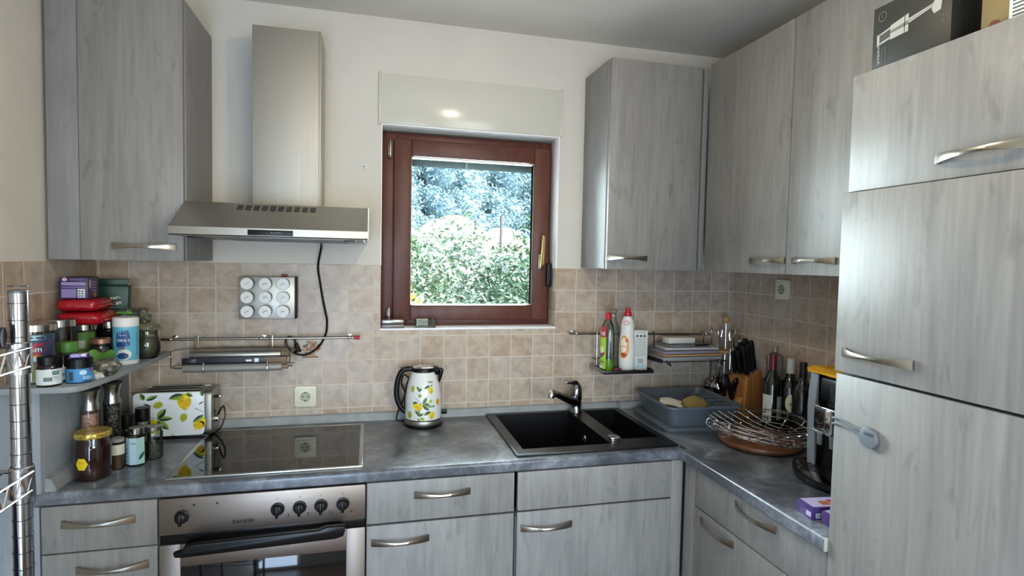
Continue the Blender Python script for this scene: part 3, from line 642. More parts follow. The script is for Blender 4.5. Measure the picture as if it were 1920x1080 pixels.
b = MB(); b.tube([K(-.040, .230), K(-.062, .232), K(-.085, .225), K(-.100, .200), K(-.108, .160), K(-.108, .120), K(-.098, .085), K(-.082, .062), K(-.070, .052)], [.010, .011, .011, .011, .0115, .0115, .011, .010, .009], BLACK, 12, smooth=5)
b.tube([K(-.050, .205), K(-.066, .17), K(-.0725, .12), K(-.074, .06)], .0045, BLACK, 8, smooth=4); b.box(-.01, .01, -.01, .01, 0, .006, BLACK, .002, tf=Matrix.Translation(K(-.083, .232))); part('handle', b, t)
b = MB(); b.tube([K(.040, .222), K(.062, .226)], [.024, .016], BLACK, 14); b.tube([K(.058, .228), K(.072, .226), K(.066, .195), K(.064, .175)], [.006, .010, .008, .003], BLACK, 12, smooth=3); part('spout', b, t)
b = MB(); b.tube([K(-.06, .006, -.04), K(-.085, .006, -.03), K(-.108, .012, -.03), K(-.105, .04, -.055), K(-.085, .085, -.07), K(-.078, .12, -.07), K(-.092, .16, -.06), K(-.080, .195, -.06), K(-.05, .15, -.08), K(-.02, .02, -.085)], .003, BLACK, 8, smooth=6)
b.box(-.012, .012, -.006, .006, 0, .02, BLACK, .002, tf=Matrix.Translation(K(.086, .034, -.03))); part('cable', b, t)

# ================================================================ SMALL THINGS ON THE WALL
def socket(label, loc, rz, m):
    t = thing('wall_socket', label, 'socket', loc, rz); b = MB()
    b.prism(rrect(-.0425, .0425, -.0425, .0425, .008), 1, -.010, 0, m, .002); b.prism(rrect(-.030, .030, -.030, .030, .004), 1, -.0125, -.009, m, .0008); part('cover_plate', b, t)
    b = MB(); tf = Matrix.Translation((0, -.0127, 0)) @ Matrix.Rotation(PI/2, 4, 'X')
    b.lathe([(.0205, 0), (.0205, .0016), (.019, .0018), (.018, .0004), (1e-5, .0004)], mat('socket_inner', 'a9a894', .5), 32, tf=tf)
    for x in (-.0095, .0095): b.cyl((x, 0, .0005), .0027, .0005, BLACKM, 12, tf=tf)
    for s in (-1, 1): b.box(-.003, .003, s*.0165-.0018, s*.0165+.0018, 0, .0024, BLACKM, tf=tf)
    part('socket_well', b, t); return t
socket('cream power socket on the tiles above the hob', (.534, -.001, 1.011), 0, CREAM)
socket('pale power socket on the right tiled wall below the wall cabinet', (XR-.001, -.361, 1.482), -PI/2, CREAM)
# spice rack with nine round caps
t = thing('spice_rack', 'grey metal spice rack with nine white capped tins on the tiles', 'spice rack', (.396, -.002, 1.335))
b = MB(); b.box(.292, .497, -.048, -.002, 1.334, 1.501, STEEL, .003); b.box(.4965, .503, -.050, -.002, 1.334, 1.502, BLACKM, .001); part('box', b, t, True)
for i, x in enumerate((.326, .391, .456)):
    for j, z in enumerate((1.474, 1.421, 1.366)):
        if (i, j) == (0, 0):
            tn = thing('spice_tin', 'x', 'tin', (x, -.048, z)); b = MB(); tf = Matrix.Rotation(PI/2, 4, 'X')
            b.cyl((0, 0, .0005), .0225, .020, BLACKM, 36, tf=tf); part('tin', b, tn); b = MB()
            b.lathe([(.0228, .020), (.0232, .021), (.0232, .028), (.0222, .0295), (1e-5, .0298)], WHITE, 36, tf=tf); part('lid', b, tn); base_tn = tn
        else: tn = copy_tree(base_tn); tn.location = (x, -.048, z)
        tag(tn, f"white capped round spice tin, {('top', 'middle', 'bottom')[j]} row, {('left', 'centre', 'right')[i]} column", 'tin', 'tins on the spice rack')
        if (i, j) != (2, 1):
            b = MB(); a = (.7, .75, .5, 0, -.1, .2, .6, .8, -.3)[i*3+j] if True else 0
            for k in range(5): b.box(-.009+k*.0036, -.0067+k*.0036, -.0304, -.0298, -.0012+.0008*(k % 2), .0012+.0006*((k+i) % 2), mat('ink_grey', '777a78', .6), tf=Matrix.Rotation(-a, 4, 'Y'))
            part('lid_writing', b, tn)
b = MB(); b.box(.446, .466, -.035, -.015, 1.5025, 1.5105, mat('dark_red', '7a2226', .4), .002); solo('red_clip', b, 'small dark red block lying on top of the spice rack', 'clip', (.456, -.025, 1.5025), W=True)
b = MB(); b.cyl((0, 0, 0), .009, .008, WHITE, 20, .002, tf=Matrix.Translation((.760, .004, 1.958)) @ Matrix.Rotation(PI/2, 4, 'X')); b.cyl((0, 0, .008), .004, .003, GREY, 12, tf=Matrix.Translation((.760, .004, 1.958)) @ Matrix.Rotation(PI/2, 4, 'X'))
solo('wall_plug', b, 'small white round screw plug on the wall left of the window', 'screw plug', (.76, 0, 1.958), W=True)
# picture tile
b = MB(); b.box(.503, .597, -.0022, -.0012, 1.161, 1.253, mat('tile_picture_ground', 'b5a795', .35), .0004, 1)
def mpp(o): return lambda x, y: (x, -.0024-.0001*o, y)
cols = ['9a5f45', 'a8763f', '6c5a3c', 'b08a60', '5d6048', '8b4a3d', 'c0a07a']
rr = random.Random(3)
for k in range(70):
    a = rr.uniform(0, 2*PI); q = rr.random()**.6; x = .556+.036*q*math.cos(a); z = 1.214+.027*q*math.sin(a); s = rr.uniform(.002, .0065)
    b.shape([(x+s*math.cos(i), z+s*.8*math.sin(i)) for i in range(6)], mpp(1+k), mat('paint_'+cols[k % 7], cols[k % 7], .5), 1)
b.shape([(.521, 1.176), (.582, 1.176), (.584, 1.168), (.519, 1.168)], mpp(2), mat('paint_basket', '83603f', .5), 1); b.shape([(.53, 1.192), (.572, 1.192), (.57, 1.177), (.532, 1.177)], mpp(3), mat('paint_basket2', 'a8855c', .5), 1)
solo('picture_tile', b, 'tile with a painted fruit and flower basket behind the cable loop', 'tile', (.55, -.002, 1.16), W=True)
# rails
def rail(label, x0, x1, z0, z1, caps):
    t = thing('rail', label, 'rail', ((x0+x1)/2, -.05, (z0+z1)/2)); b = MB(); b.tube([(x0, -.05, z0), (x1, -.05, z1)], .0055, NICKEL, 12); part('bar', b, t, True)
    for u in (.05, .5, .97):
        b = MB(); x = x0+(x1-x0)*u; z = z0+(z1-z0)*u; b.tube([(x, -.002, z), (x, -.052, z)], .0045, NICKEL, 10); b.sphere((x, -.052, z), .0075, CHROME, 14); b.cyl((0, 0, 0), .011, .004, CHROME, 16, .001, tf=Matrix.Translation((x, -.001, z)) @ Matrix.Rotation(PI/2, 4, 'X')); part('bracket', b, t, True)
    return t
rl = rail('steel rail with a red end cap on the tiles left of the window', .02, .727, 1.2585, 1.2565, 0)
b = MB(); b.tube([(.724, -.05, 1.2565), (.748, -.05, 1.2565)], [.0075, .0085], mat('red_cap', 'a8222a', .35), 14); part('end_cap', b, rl, True, 'red rubber end cap')
rail('dark steel rail on the tiles right of the window', 1.655, 2.37, 1.262, 1.250, 0)
# hanging foil rack
t = thing('foil_rack', 'steel wire rack hanging from the left rail holding rolls', 'rack', (.30, -.05, 1.16)); b = MB()
for x in (.152, .417):
    b.tube([(x-.012, -.043, 1.266), (x-.012, -.052, 1.268), (x-.012, -.058, 1.262), (x-.012, -.058, 1.165), (x-.012, -.10, 1.160)], .0025, NICKEL, 8, smooth=3); b.tube([(x, -.058, 1.268), (x, -.062, 1.262), (x, -.062, 1.165), (x, -.11, 1.160)], .0025, NICKEL, 8, smooth=3)
b.tube([(.085, -.15, 1.200), (.083, -.15, 1.214), (.105, -.06, 1.222), (.47, -.06, 1.222), (.492, -.15, 1.210), (.490, -.15, 1.178)], .0025, NICKEL, 8, smooth=4)
for y, z in ((-.150, 1.168), (-.12, 1.160), (-.07, 1.162)): b.tube([(.085, y, z), (.500, y, z)], .0025, NICKEL, 8)
b.tube([(.085, -.06, 1.166), (.085, -.15, 1.168), (.085, -.15, 1.200)], .0025, NICKEL, 8)
for x in (.20, .417): b.tube([(x, -.06, 1.160), (x, -.15, 1.164), (x, -.178, 1.152), (x, -.184, 1.166), (x, -.178, 1.188)], .0028, CHROME, 8, smooth=4)
part('wire_frame', b, t, True)
b = MB(); tfx = lambda x, y, z: Matrix.Translation((x, y, z)) @ Matrix.Rotation(PI/2, 4, 'Y')
b.cyl((0, 0, 0), .019, .318, mat('foil_roll', 'a3a29c', .28, .85), 24, .001, tf=tfx(.135, -.100, 1.203)); b.cyl((0, 0, .318), .012, .03, mat('card_tube', '7a6a58', .8), 16, tf=tfx(.135, -.100, 1.203))
solo('foil_roll', b, 'shiny foil roll lying at the back of the hanging rack', 'roll', (.3, -.100, 1.203), W=True)
b = MB(); b.cyl((0, 0, 0), .0145, .338, mat('grey_roll', '8f8d88', .5, .3), 24, .001, tf=tfx(.128, -.163, 1.165)); b.cyl((0, 0, .338), .008, .022, mat('card_tube'), 16, tf=tfx(.128, -.163, 1.165))
solo('film_roll', b, 'dull grey film roll at the front of the hanging rack', 'roll', (.3, -.163, 1.165), W=True)
b = MB(); b.box(.118, .478, -.142, -.1255, 1.1665, 1.199, mat('box_navy', '1c1e2c', .4), .001); b.box(.118, .165, -.1425, -.125, 1.168, 1.197, mat('box_black', '101014', .3), .001); b.box(.405, .478, -.1428, -.125, 1.166, 1.1985, mat('card_tube'), .001); b.box(.335, .355, -.1432, -.142, 1.184, 1.191, WHITE); b.box(.365, .38, -.1432, -.142, 1.181, 1.195, WHITE)
solo('film_box', b, 'long dark navy carton between the two rolls on the hanging rack', 'box', (.3, -.134, 1.163), W=True)

# ================================================================ CORNER SHELF THINGS
def label_map(R_, cz, ang, cx=0): return lambda o=0: (lambda x, y: ((R_+.0004+.0001*o)*math.cos(ang+x/R_), (R_+.0004+.0001*o)*math.sin(ang+x/R_), cz+y))
def camang(x, y): return math.atan2(-2.439-y, .783-x)
def rectshape(x0, x1, y0, y1, n=10):
    o = [(x0+(x1-x0)*i/n, y0) for i in range(n+1)]+[(x1-(x1-x0)*i/n, y1) for i in range(n+1)]; return o
def wrap_label(b, R_, z0, z1, ang, half, m, o=0):
    b.lathe([(R_+.0004+.0001*o, z0), (R_+.0004+.0001*o, z1)], m, 20, arc=(ang-half, ang+half))
def jar(name, label, cat, x, y, z, r, h, lid, body, fill=None, fh=0, lid_h=.012, lr=None, neck=True, group=None, cavity=True, base_t=.003):
    t = thing(name, label, cat, (x, y, z), 0, group); lr = lr or r*.9; b = MB()
    sh = min(.25*r, .010) if neck else .0
    pr = [(1e-5, 0), (r*.92, 0), (r, .004), (r, h-lid_h-sh-.004)]+([(r*.97, h-lid_h-sh), (lr*.93, h-lid_h)] if neck else [(r, h-lid_h)])
    b.lathe(pr, body, 36); part('glass_body' if body in (GLASS,) else 'body', b, t)
    if fill:
        b = MB(); g = .0025; b.lathe([(1e-5, g), (r-g-.001, g), (r-g, g+.003), (r-g, fh), (r*.5, fh+.004), (1e-5, fh+.002)], fill, 32); part('contents', b, t)
    b = MB(); b.lathe([(lr, h-lid_h-.001), (lr+.0008, h-lid_h), (lr+.0008, h-.002), (lr-.001, h), (lr*.6, h-.0006), (1e-5, h-.0006)], lid, 36); part('lid', b, t)
    return t
def speck(name, cols, scale, rough=.6):
    m = mat(name, cols[0], rough); t = NT(m); v = t.n('TexVoronoi'); t.l(t.coords(), v.inputs['Vector']); v.inputs['Scale'].default_value = scale
    sp = t.n('SeparateXYZ'); t.l(v.outputs['Color'], sp.inputs[0]); t.l(t.ramp(sp.outputs[0], [(i/max(1, len(cols)-1), c) for i, c in enumerate(cols)]), t.b.inputs['Base Color']); t.bump(v.outputs['Distance'], .5, .003); return m
STL = mat('lid_steel', 'b8b6b0', .16, 1)
# big jar behind the rack post
a = camang(-.15, -.53)
t = jar('storage_jar', 'large steel lidded glass jar with a red wavy label behind the post', 'jar', -.152, -.528, SZ, .055, .168, STL, GLASS, speck('mixed_pasta', ['c9b48c', 'a56a5a', 'e0d6c0', '8f9a5a', 'd9b070'], 55), .075, .020, .053, False)
b = MB(); L = label_map(.055, .098, a)
wrap_label(b, .055, .062, .140, a, .95, mat('label_navy', '2a3550', .4)); 
for k, (c_, y0, y1) in enumerate((('96c0c4', .026, .040), ('8f2430', -.018, .018), ('d9a23c', -.023, -.017), ('9cc8cc', -.034, -.023))):
    b.shape(rectshape(-.050, .050, y0, y1, 14), L(k+1), mat('label_'+c_, c_, .4), 2)
b.text('Gm', .022, L(7), WHITE); part('label', b, t)
t = jar('storage_jar', 'tall half empty glass jar with a wide steel lid in the middle of the shelf', 'jar', -.154, -.398, SZ, .050, .167, STL, GLASS, mat('brown_grain', '5a4a38', .8), .05, .022, .048, False)
t = jar('storage_jar', 'glass jar with a steel lid and a large green paper label', 'jar', -.165, -.212, SZ, .040, .134, STL, GLASS, mat('dark_tea', '2f2a22', .8), .07, .022, .038, False)
a = camang(-.165, -.212); b = MB(); wrap_label(b, .040, .028, .106, a, .9, mat('label_green', '5f8a3c', .5)); wrap_label(b, .040, .052, .078, a-.25, .4, mat('label_stripes', 'b6c0ae', .5), 2); part('label', b, t)
t = jar('storage_jar', 'dark glass jar with a steel lid at the back, beside the white tub', 'jar', -.122, -.118, SZ, .038, .132, STL, GLASS, mat('dark_tea'), .10, .024, .036, False)
t = jar('spice_jar', 'small jar with a bright green lid between the big glass jars', 'jar', -.097, -.462, SZ, .024, .104, mat('green_lid', '4f7f34', .4), GLASS, mat('green_tea', '2c3a22', .8), .05, .030, .0235, True)
BROWN = mat('dark_brown_glass', '14100e', .12, coat=.5)
def supplement(x, y, r, h, label, txt):
    t = jar('supplement_jar', label, 'jar', x, y, SZ, r, h, BLACK, BROWN, None, 0, .022, r*.86, True)
    a = camang(x, y)+.1; b = MB(); wrap_label(b, r, .006, h-.034, a, 1.35, mat('label_offwhite', 'cfd6d2', .5)); L = label_map(r, 0, a)
    b.shape(rectshape(.004, .021, h-.050, h-.039), L(1), mat('label_teal', '4e746e', .5), 2); b.text('VITA', .0045, lambda x, y: L(2)(x+.0125, y+h-.0445), WHITE)
    b.text(txt, .0065, lambda x, y: L(1)(x, y+h-.056), mat('ink_dark', '3c4442', .5)); b.shape(rectshape(-.016, .004, .016, .026), L(1), mat('ink_mid', '66706e', .5), 2)
    for k in range(3): b.shape(rectshape(.008, .02, .018+k*.004, .0192+k*.004), L(1), mat('ink_mid'), 1)
    part('label', b, t); return t
supplement(-.085, -.597, .0295, .083, 'black capped brown jar with a white label at the front left of the shelf', 'Magnesium')
supplement(-.0775, -.538, .0175, .078, 'slim black capped brown jar half hidden between two front jars', 'Mag')
t = jar('fish_food_jar', 'black lidded jar with a blue label at the front of the shelf', 'jar', -.028, -.556, SZ, .0325, .070, BLACK, mat('dark_blue_body', '1b2d44', .25), None, 0, .026, .0315, False)
a = camang(-.028, -.556); b = MB(); wrap_label(b, .0325, .004, .042, a, 1.4, mat('label_blue', '3f86bd', .4)); L = label_map(.0325, 0, a)
b.text('FISH', .013, lambda x, y: L(2)(x+.019, y+.015), mat('label_pale', 'bcd7e6', .4), bold=.02); b.shape([(.008+.009*math.cos(i*PI/10), .031+.007*math.sin(i*PI/10)) for i in range(20)], L(1), mat('label_pale'), 2)
b.shape(rectshape(-.028, -.016, .008, .034), L(1), mat('ink_dark'), 2); b.shape(rectshape(.022, .032, .034, .041), L(1), mat('label_red', 'a03440', .4), 2); b.shape(rectshape(.006, .03, .005, .008), L(1), mat('label_navy'), 2); part('label', b, t)
b = MB(); b.box(-.022, .022, -.014, .014, 0, .011, mat('purple_pack', '51429a', .4), .003); b.box(-.018, .004, -.0145, .0145, .003, .0115, mat('purple_pale', 'a9a0d0', .4), .001); b.box(.006, .019, -.0145, .0145, .005, .0116, WHITE, .001)
solo('chocolate_bar', b, 'flat purple packet lying on the blue labelled jar', 'packet', (-.028, -.556, SZ+.0702), .15)
# wipes tub
t = thing('wipes_tub', 'white cleaning wipes tub with a blue label standing on the shelf edge', 'tub', (-.020, -.255, SZ)); r = .0375
b = MB(); b.lathe([(1e-5, 0), (r-.002, 0), (r, .004), (r, .128)], WHITE, 40); part('body', b, t); b = MB(); b.lathe([(r, .128), (r+.0012, .129), (r+.0012, .154), (r-.002, .158), (r-.008, .157), (1e-5, .157)], WHITE, 40); part('lid', b, t)
a = camang(-.02, -.255); b = MB(); wrap_label(b, r, .014, .127, a, 2.0, mat('label_sky', '63b4cf', .35)); L = label_map(r, 0, a); NAVY = mat('label_royal', '1f4a86', .35)
b.shape([(-.030, .060), (.010, .060), (.012, .095), (.006, .118), (-.028, .112)], L(1), NAVY, 3); b.text('ZSKA 5', .0115, lambda x, y: L(3)(x-.008, y+.082), WHITE, bold=.02); b.text('pokorny', .0065, lambda x, y: L(3)(x-.010, y+.100), WHITE)
b.shape([(-.006+.022*math.cos(i*PI/10), .034+.018*math.sin(i*PI/10)) for i in range(20)], L(1), WHITE, 3); b.shape([(-.010+.017*math.cos(i*PI/10), .030+.011*math.sin(i*PI/10)) for i in range(20)], L(2), NAVY, 3); b.shape(rectshape(-.02, -.004, .054, .058), L(4), mat('label_red'), 1)
for k in range(8): b.shape(rectshape(.034, .037, .03+k*.010, .036+k*.010), L(1), mat('ink_dark'), 1)
part('label', b, t)
# bay leaf jar
BAYM = mat('dried_leaf', '737455', .7); BAYD = mat('dried_leaf_dark', '4d5138', .7)
def leafblade(b, c, L, wd, rotm, m):
    o = []
    for i in range(7): u = i/6; o.append((u*L-L/2, wd*math.sin(PI*u), .12*L*math.sin(PI*u)))
    for i in range(5, 0, -1): u = i/6; o.append((u*L-L/2, -wd*math.sin(PI*u), .12*L*math.sin(PI*u)))
    b.add([Vector(c)+rotm @ Vector(p) for p in o], [list(range(len(o)))], m)
t = thing('bay_leaf_jar', 'round glass jar crammed with dried bay leaves at the shelf tip', 'jar', (.008, -.150, SZ)); r = .043
b = MB(); b.lathe([(1e-5, 0), (r*.75, 0), (r*.93, .012), (r, .035), (r*.97, .062), (r*.80, .082), (r*.78, .098)], GLASS, 36); part('glass_body', b, t)
b = MB(); rr = random.Random(5)
for k in range(130):
    a = rr.uniform(0, 2*PI); q = rr.uniform(.3, .78)*r*.8; z = rr.uniform(.012, .082); rm = mathutils.Euler((rr.uniform(-1.4, 1.4), rr.uniform(-1.5, 1.5), rr.uniform(0, 6.3))).to_matrix()
    leafblade(b, (q*math.cos(a)*.8, q*math.sin(a)*.8, z), .030, .006, rm, (BAYM, BAYD, mat('dried_leaf_pale', '98987a', .7))[k % 3])
b.lathe([(1e-5, .006), (r*.62, .006), (r*.8, .03), (r*.7, .07), (1e-5, .085)], BAYD, 16); part('bay_leaves', b, t)
def bag(name, label, cat, x, y, z, sx, sy, sz, m, inner=None, seed=1, rz=0, group=None, amp=.18):
    def blob(k, s0):
        def f(u, v):
            a = 2*PI*u; e = -PI/2+PI*v; q = Vector((math.cos(e)**.7 if math.cos(e) > 0 else 0, 0, 0)); cx = q.x*math.cos(a); cy = q.x*math.sin(a); cz = math.copysign(abs(math.sin(e))**.8, math.sin(e))
            n_ = noise.noise(Vector((cx*2+seed, cy*2, cz*2)))*amp+noise.noise(Vector((cx*6+seed, cy*6, cz*6)))*amp*.5
            return Vector((cx*sx*(1+n_)*k, cy*sy*(1+n_)*k, sz+cz*sz*.98*k*(1+min(0, n_))))
        return f
    t = thing(name, label, cat, (x, y, z), rz, group); b = MB(); b.grid(blob(1, 0), 28, 16, m, True, True); part('bag', b, t)
    if inner: b = MB(); b.grid(blob(.82, 0), 24, 12, inner, True, True); part('contents', b, t)
    return t
bag('leaf_bag', 'folded bag of grey green dried leaves lying on the bay leaf jar', 'bag', .006, -.152, SZ+.0985, .046, .030, .0135, mat('leaf_bag_m', '82836a', .5), None, 3, amp=.6)
bag('food_bag', 'clear plastic bag with nuts and a green clip in front of the white tub', 'bag', .006, -.470, SZ, .032, .034, .026, FILM, speck('nuts', ['8a7350', 'b8a888', '6a5a3c', 'cfc6b4'], 90), 4, amp=.5)
b = MB(); b.sphere((0, 0, .012), .012, mat('neon_tag', 'c9e21e', .4), 14, (1, .5, 1)); solo('neon_tag', b, 'small neon yellow tag leaning on the blue labelled jar', 'tag', (-.012, -.510, SZ))
bag('garlic_bag', 'small white crumpled bag at the front edge of the shelf', 'bag', .007, -.532, SZ, .013, .014, .011, mat('white_crumple', 'c4bfb4', .5), None, 9, amp=.5)
t = jar('spice_jar', 'glass jar with a copper pink lid behind the clear plastic bag', 'jar', -.092, -.262, SZ, .030, .088, mat('copper_lid', 'b58673', .3, .6), GLASS, mat('spice_grey', '6d6256', .8), .055, .016, .029, True)
b = MB(); b.grid(lambda u, v: Vector(((u-.5)*.075, .012*math.sin(3*u+v), v*.062+.006*math.sin(9*u))), 14, 8, mat('green_bag', '6a9a4a', .35), True); b.grid(lambda u, v: Vector(((u-.5)*.07, .014+.010*math.sin(3*u+v), v*.055)), 10, 6, FILM, True)
solo('green_bag', b, 'green printed plastic bag slumped between jars in the middle of the shelf', 'bag', (-.035, -.400, SZ+.001), .1)
# things lying on the jar lids
REDP = mat('red_packet', 'a01420', .22, spec=.6); t_ = NT(REDP); t_.bump(t_.noise(t_.coords((1, 1, 1)), 45, 3, .6, 1), .5, .006)
def packet(label, x, y, z, sx, sy, sz, rz, seed):
    b = MB()
    def f(u, v):
        a = 2*PI*u; e = -PI/2+PI*v; ce = max(0, math.cos(e)); c1 = math.copysign(abs(math.cos(a))**.35, math.cos(a)); s1 = math.copysign(abs(math.sin(a))**.35, math.sin(a)); q = ce**.35
        n_ = 1+.05*noise.noise(Vector((c1*q*3+seed, s1*q*3, e*2)))
        return Vector((c1*q*sx*n_, s1*q*sy*n_, sz+math.copysign(abs(math.sin(e))**.7, math.sin(e))*sz))
    b.grid(f, 40, 16, REDP, True, True); b.box(sx*.96, sx*1.13, -sy*.8, sy*.8, sz*.75, sz*1.05, REDP, .001)
    return solo('red_packet', b, label, 'packet', (x, y, z), rz)
packet('lower of the two red foil packets lying on the jar lids', -.134, -.250, SZ+.1355, .066, .090, .0225, .12, 1)
packet('upper of the two red foil packets, under the purple carton', -.140, -.250, SZ+.1810, .060, .080, .0210, .05, 6)
PUR = mat('purple_carton', '35224f', .4); t = thing('tea_box', 'purple carton with pale writing lying on the red packets', 'box', (-.150, -.262, SZ+.2235), .10)
b = MB(); b.box(-.038, .038, -.052, .052, 0, .070, PUR, .001); part('carton', b, t)
b = MB(); P = lambda x, y: (x, -.0526, y)
for (x0_, x1_, z0_, z1_, c_) in ((-.034, .032, .044, .054, '8d80a8'), (-.034, .006, .004, .032, '7f70a0'), (-.034, .034, .036, .040, '6d5e90')): b.shape(rectshape(x0_, x1_, z0_, z1_, 2), P, mat('lav_'+c_, c_, .45), 1)
b.shape([(-.025+.007*math.cos(i*PI/8), .063+.006*math.sin(i*PI/8)) for i in range(16)], P, mat('rosy', 'c9a0a0', .4), 1); b.text('Himbeere', .0095, lambda x, y: (x+.008, -.0528, y+.063), mat('lav_8d80a8')); b.shape(rectshape(.010, .030, .004, .032, 2), lambda x, y: (x, -.0527, y), mat('label_offwhite'), 1)
for k in range(6): b.shape(rectshape(.012+(k % 2)*.008, .018+(k % 2)*.008, .007+(k//2)*.008, .011+(k//2)*.008, 1), lambda x, y: (x, -.0529, y), PUR, 1)
Q = lambda x, y: (.0386, x, y); b.shape([(-.035+.010*math.cos(i*PI/8), .048+.016*math.sin(i*PI/8)) for i in range(16)], Q, mat('rosy'), 1)
for k in range(4): b.shape(rectshape(-.018, .03, .05-k*.009, .055-k*.009, 2), Q, mat('lav_8d80a8'), 1)
b.shape([(.01+.016*math.cos(i*PI/8), .012+.010*math.sin(i*PI/8)) for i in range(16)], Q, mat('tea_orange', 'a8683a', .4), 1)
part('print', b, t)
GRN = mat('green_pouch', '14402e', .38); t = thing('tea_pouch', 'dark green pouch with white writing standing at the back of the shelf', 'pouch', (-.118, -.098, SZ+.1325), .18)
b = MB(); b.prism([(-.062, 0), (.050, 0), (.056, .125), (-.058, .128)], 1, -.022, .022, GRN, .006, 3); b.prism([(-.05, .126), (.045, .124), (.052, .148), (-.04, .150)], 1, -.004, .004, GRN, .002); part('pouch', b, t)
b = MB(); tfr = lambda x, y: (x, -.0226, y); b.text('ser-', .021, lambda x, y: (x+.012, -.0226, y+.082+x*.12), WHITE, bold=.025); b.text('cran', .021, lambda x, y: (x+.012, -.0226, y+.063+x*.12), WHITE, bold=.025)
b.shape(rectshape(-.01, .035, .046, .0475, 2), tfr, mat('pouch_line', '7fa08e', .5), 1)
for k in range(5): stem(b, lambda o: (lambda x, y: (x, -.0226, y)), .005+k*.006, .012, .002+k*.008, .030+.004*(k % 2), .0007)
part('print', b, t)
bag('plastic_bag', 'crumpled clear bag with a green clip standing behind the white tub', 'bag', -.055, -.150, SZ+.115, .030, .020, .034, FILM, None, 12, amp=.5)
b = MB(); b.box(-.026, .026, -.006, .006, 0, .011, mat('green_clip', '5f9a3c', .35), .004); solo('bag_clip', b, 'light green bag clip just above the white tub', 'clip', (-.052, -.178, SZ+.160), -.1)
bag('plastic_bag', 'twisted bag of pale dried leaves sticking up beside the bay leaf jar', 'bag', -.018, -.105, SZ+.110, .022, .016, .034, FILM, mat('dried_leaf_pale'), 15, amp=.6)

# ================================================================ WORKTOP THINGS ON THE LEFT
SG = mat('mill_steel', '9c9a96', .22, 1)
def mill(label, x, y, r, h, fill, shear=0):
    t = thing('spice_mill', label, 'mill', (x, y, CT)); g = h*.74; b = MB()
    b.lathe([(r*1.02, g), (r*.86, g+.02), (r*.84, g+.035), (r*.95, h-.018), (r*1.12, h-.006)], SG, 36); part('head', b, t)
    b = MB(); b.lathe([(r*1.13, h-.006), (r*1.15, h-.003), (r*1.08, h), (1e-5, h+.001)], mat('mill_cap', '3c3b3a', .3, .6), 36); part('cap', b, t)
    b = MB(); b.lathe([(1e-5, 0), (r*.95, 0), (r, .003), (r, g)], GLASS, 36); part('glass_body', b, t)
    b = MB(); b.lathe([(1e-5, .022), (r*.90, .022), (r*.92, .026), (r*.92, g-.012), (1e-5, g-.010)], fill, 28); b.lathe([(1e-5, .003), (r*.5, .004), (r*.88, .018), (r*.9, .021), (1e-5, .0215)], SG, 24); part('contents', b, t)
    return t
mill('steel topped mill filled with pink salt behind the honey jar', -.0655, -.408, .0250, .256, speck('pink_salt', ['b77f72', 'cf9c8f', 'e0b8ab', 'a06a60'], 190))
mill('steel topped mill filled with black pepper, beside the pink salt', -.036, -.326, .0255, .258, speck('black_pepper', ['1c1815', '3a332d', '8a8078', '241f1b', '14110f'], 200))
def capjar(label, x, y, r, h, fill):
    t = jar('spice_grinder', label, 'jar', x, y, CT, r, h, BLACK, GLASS, fill, h*.45, .045, r*.95, True)
    return t
capjar('black capped grinder jar right behind the pepper, in front of the toaster', -.018, -.262, .0235, .132, mat('spice_dark', '2c2620', .8))
capjar('taller black capped grinder jar partly hiding the toaster corner', .010, -.203, .0235, .138, mat('spice_dark'))
HON = mat('honey', '220a06', .05, coat=.6, spec=.6)
t = thing('honey_jar', 'large jar of dark honey with a golden lid and a yellow sticker', 'jar', (-.026, -.488, CT)); r = .0485
b = MB(); b.lathe([(1e-5, 0), (r*.85, 0), (r*.97, .005), (r, .014), (r, .098), (r*.97, .108), (r*.86, .120), (r*.84, .132)], HON, 48); part('glass_body', b, t)
GOLD = mat('gold_lid', 'c2a544', .3, .55); t_ = NT(GOLD); t_.l(t_.ramp(t_.noise(t_.coords(), 70, 3), [(.4, 'a88a34'), (.6, 'd8c26a')]), t_.b.inputs['Base Color'])
b = MB(); vs = []; 
prf = [(r*.96, .127), (r*.985, .130), (r*.985, .140), (r*.94, .1435), (r*.80, .1425), (1e-5, .1435)]
b.grid(lambda u, v: (lambda k: Vector(((prf[k][0]*(1+(.012*math.sin(2*PI*u*24) if k < 3 else 0)))*math.cos(2*PI*u), (prf[k][0]*(1+(.012*math.sin(2*PI*u*24) if k < 3 else 0)))*math.sin(2*PI*u), prf[k][1])))(round(v*5)), 96, 5, GOLD, True, True); part('lid', b, t)
a = camang(-.026, -.488)-.62; b = MB(); L = label_map(r, .055, a); b.shape([(.0165*math.cos(i*PI/3), .0185*math.sin(i*PI/3+PI/6)*1.0) if False else (.0175*math.cos(i*PI/3), .020*math.sin(i*PI/3)) for i in range(6)], L(1), mat('yellow_sticker', 'e0c21c', .4), 3)
b.text('MED', .0075, lambda x, y: L(4)(x, y+.004), mat('ink_brown', '9a7a20', .5)); part('sticker', b, t, label='yellow hexagonal sticker')
t = jar('spice_jar', 'square cornered jar of brown powder with a white band beside the honey', 'jar', .0145, -.424, CT, .0195, .098, mat('grey_lid', '8b8b88', .4), GLASS, mat('brown_powder', '6f4a34', .8), .048, .010, .0185, False)
a = camang(.0145, -.424); b = MB(); wrap_label(b, .0195, .048, .080, a, 1.5, mat('label_cream', 'cfcbb8', .5)); part('label', b, t)
t = thing('spice_jar', 'small jar with a silver lid and a pale blue picture label', 'jar', (.057, -.392, CT)); r = .0285; b = MB()
oc = [(r*math.cos(i*PI/4+PI/8), r*math.sin(i*PI/4+PI/8)) for i in range(8)]
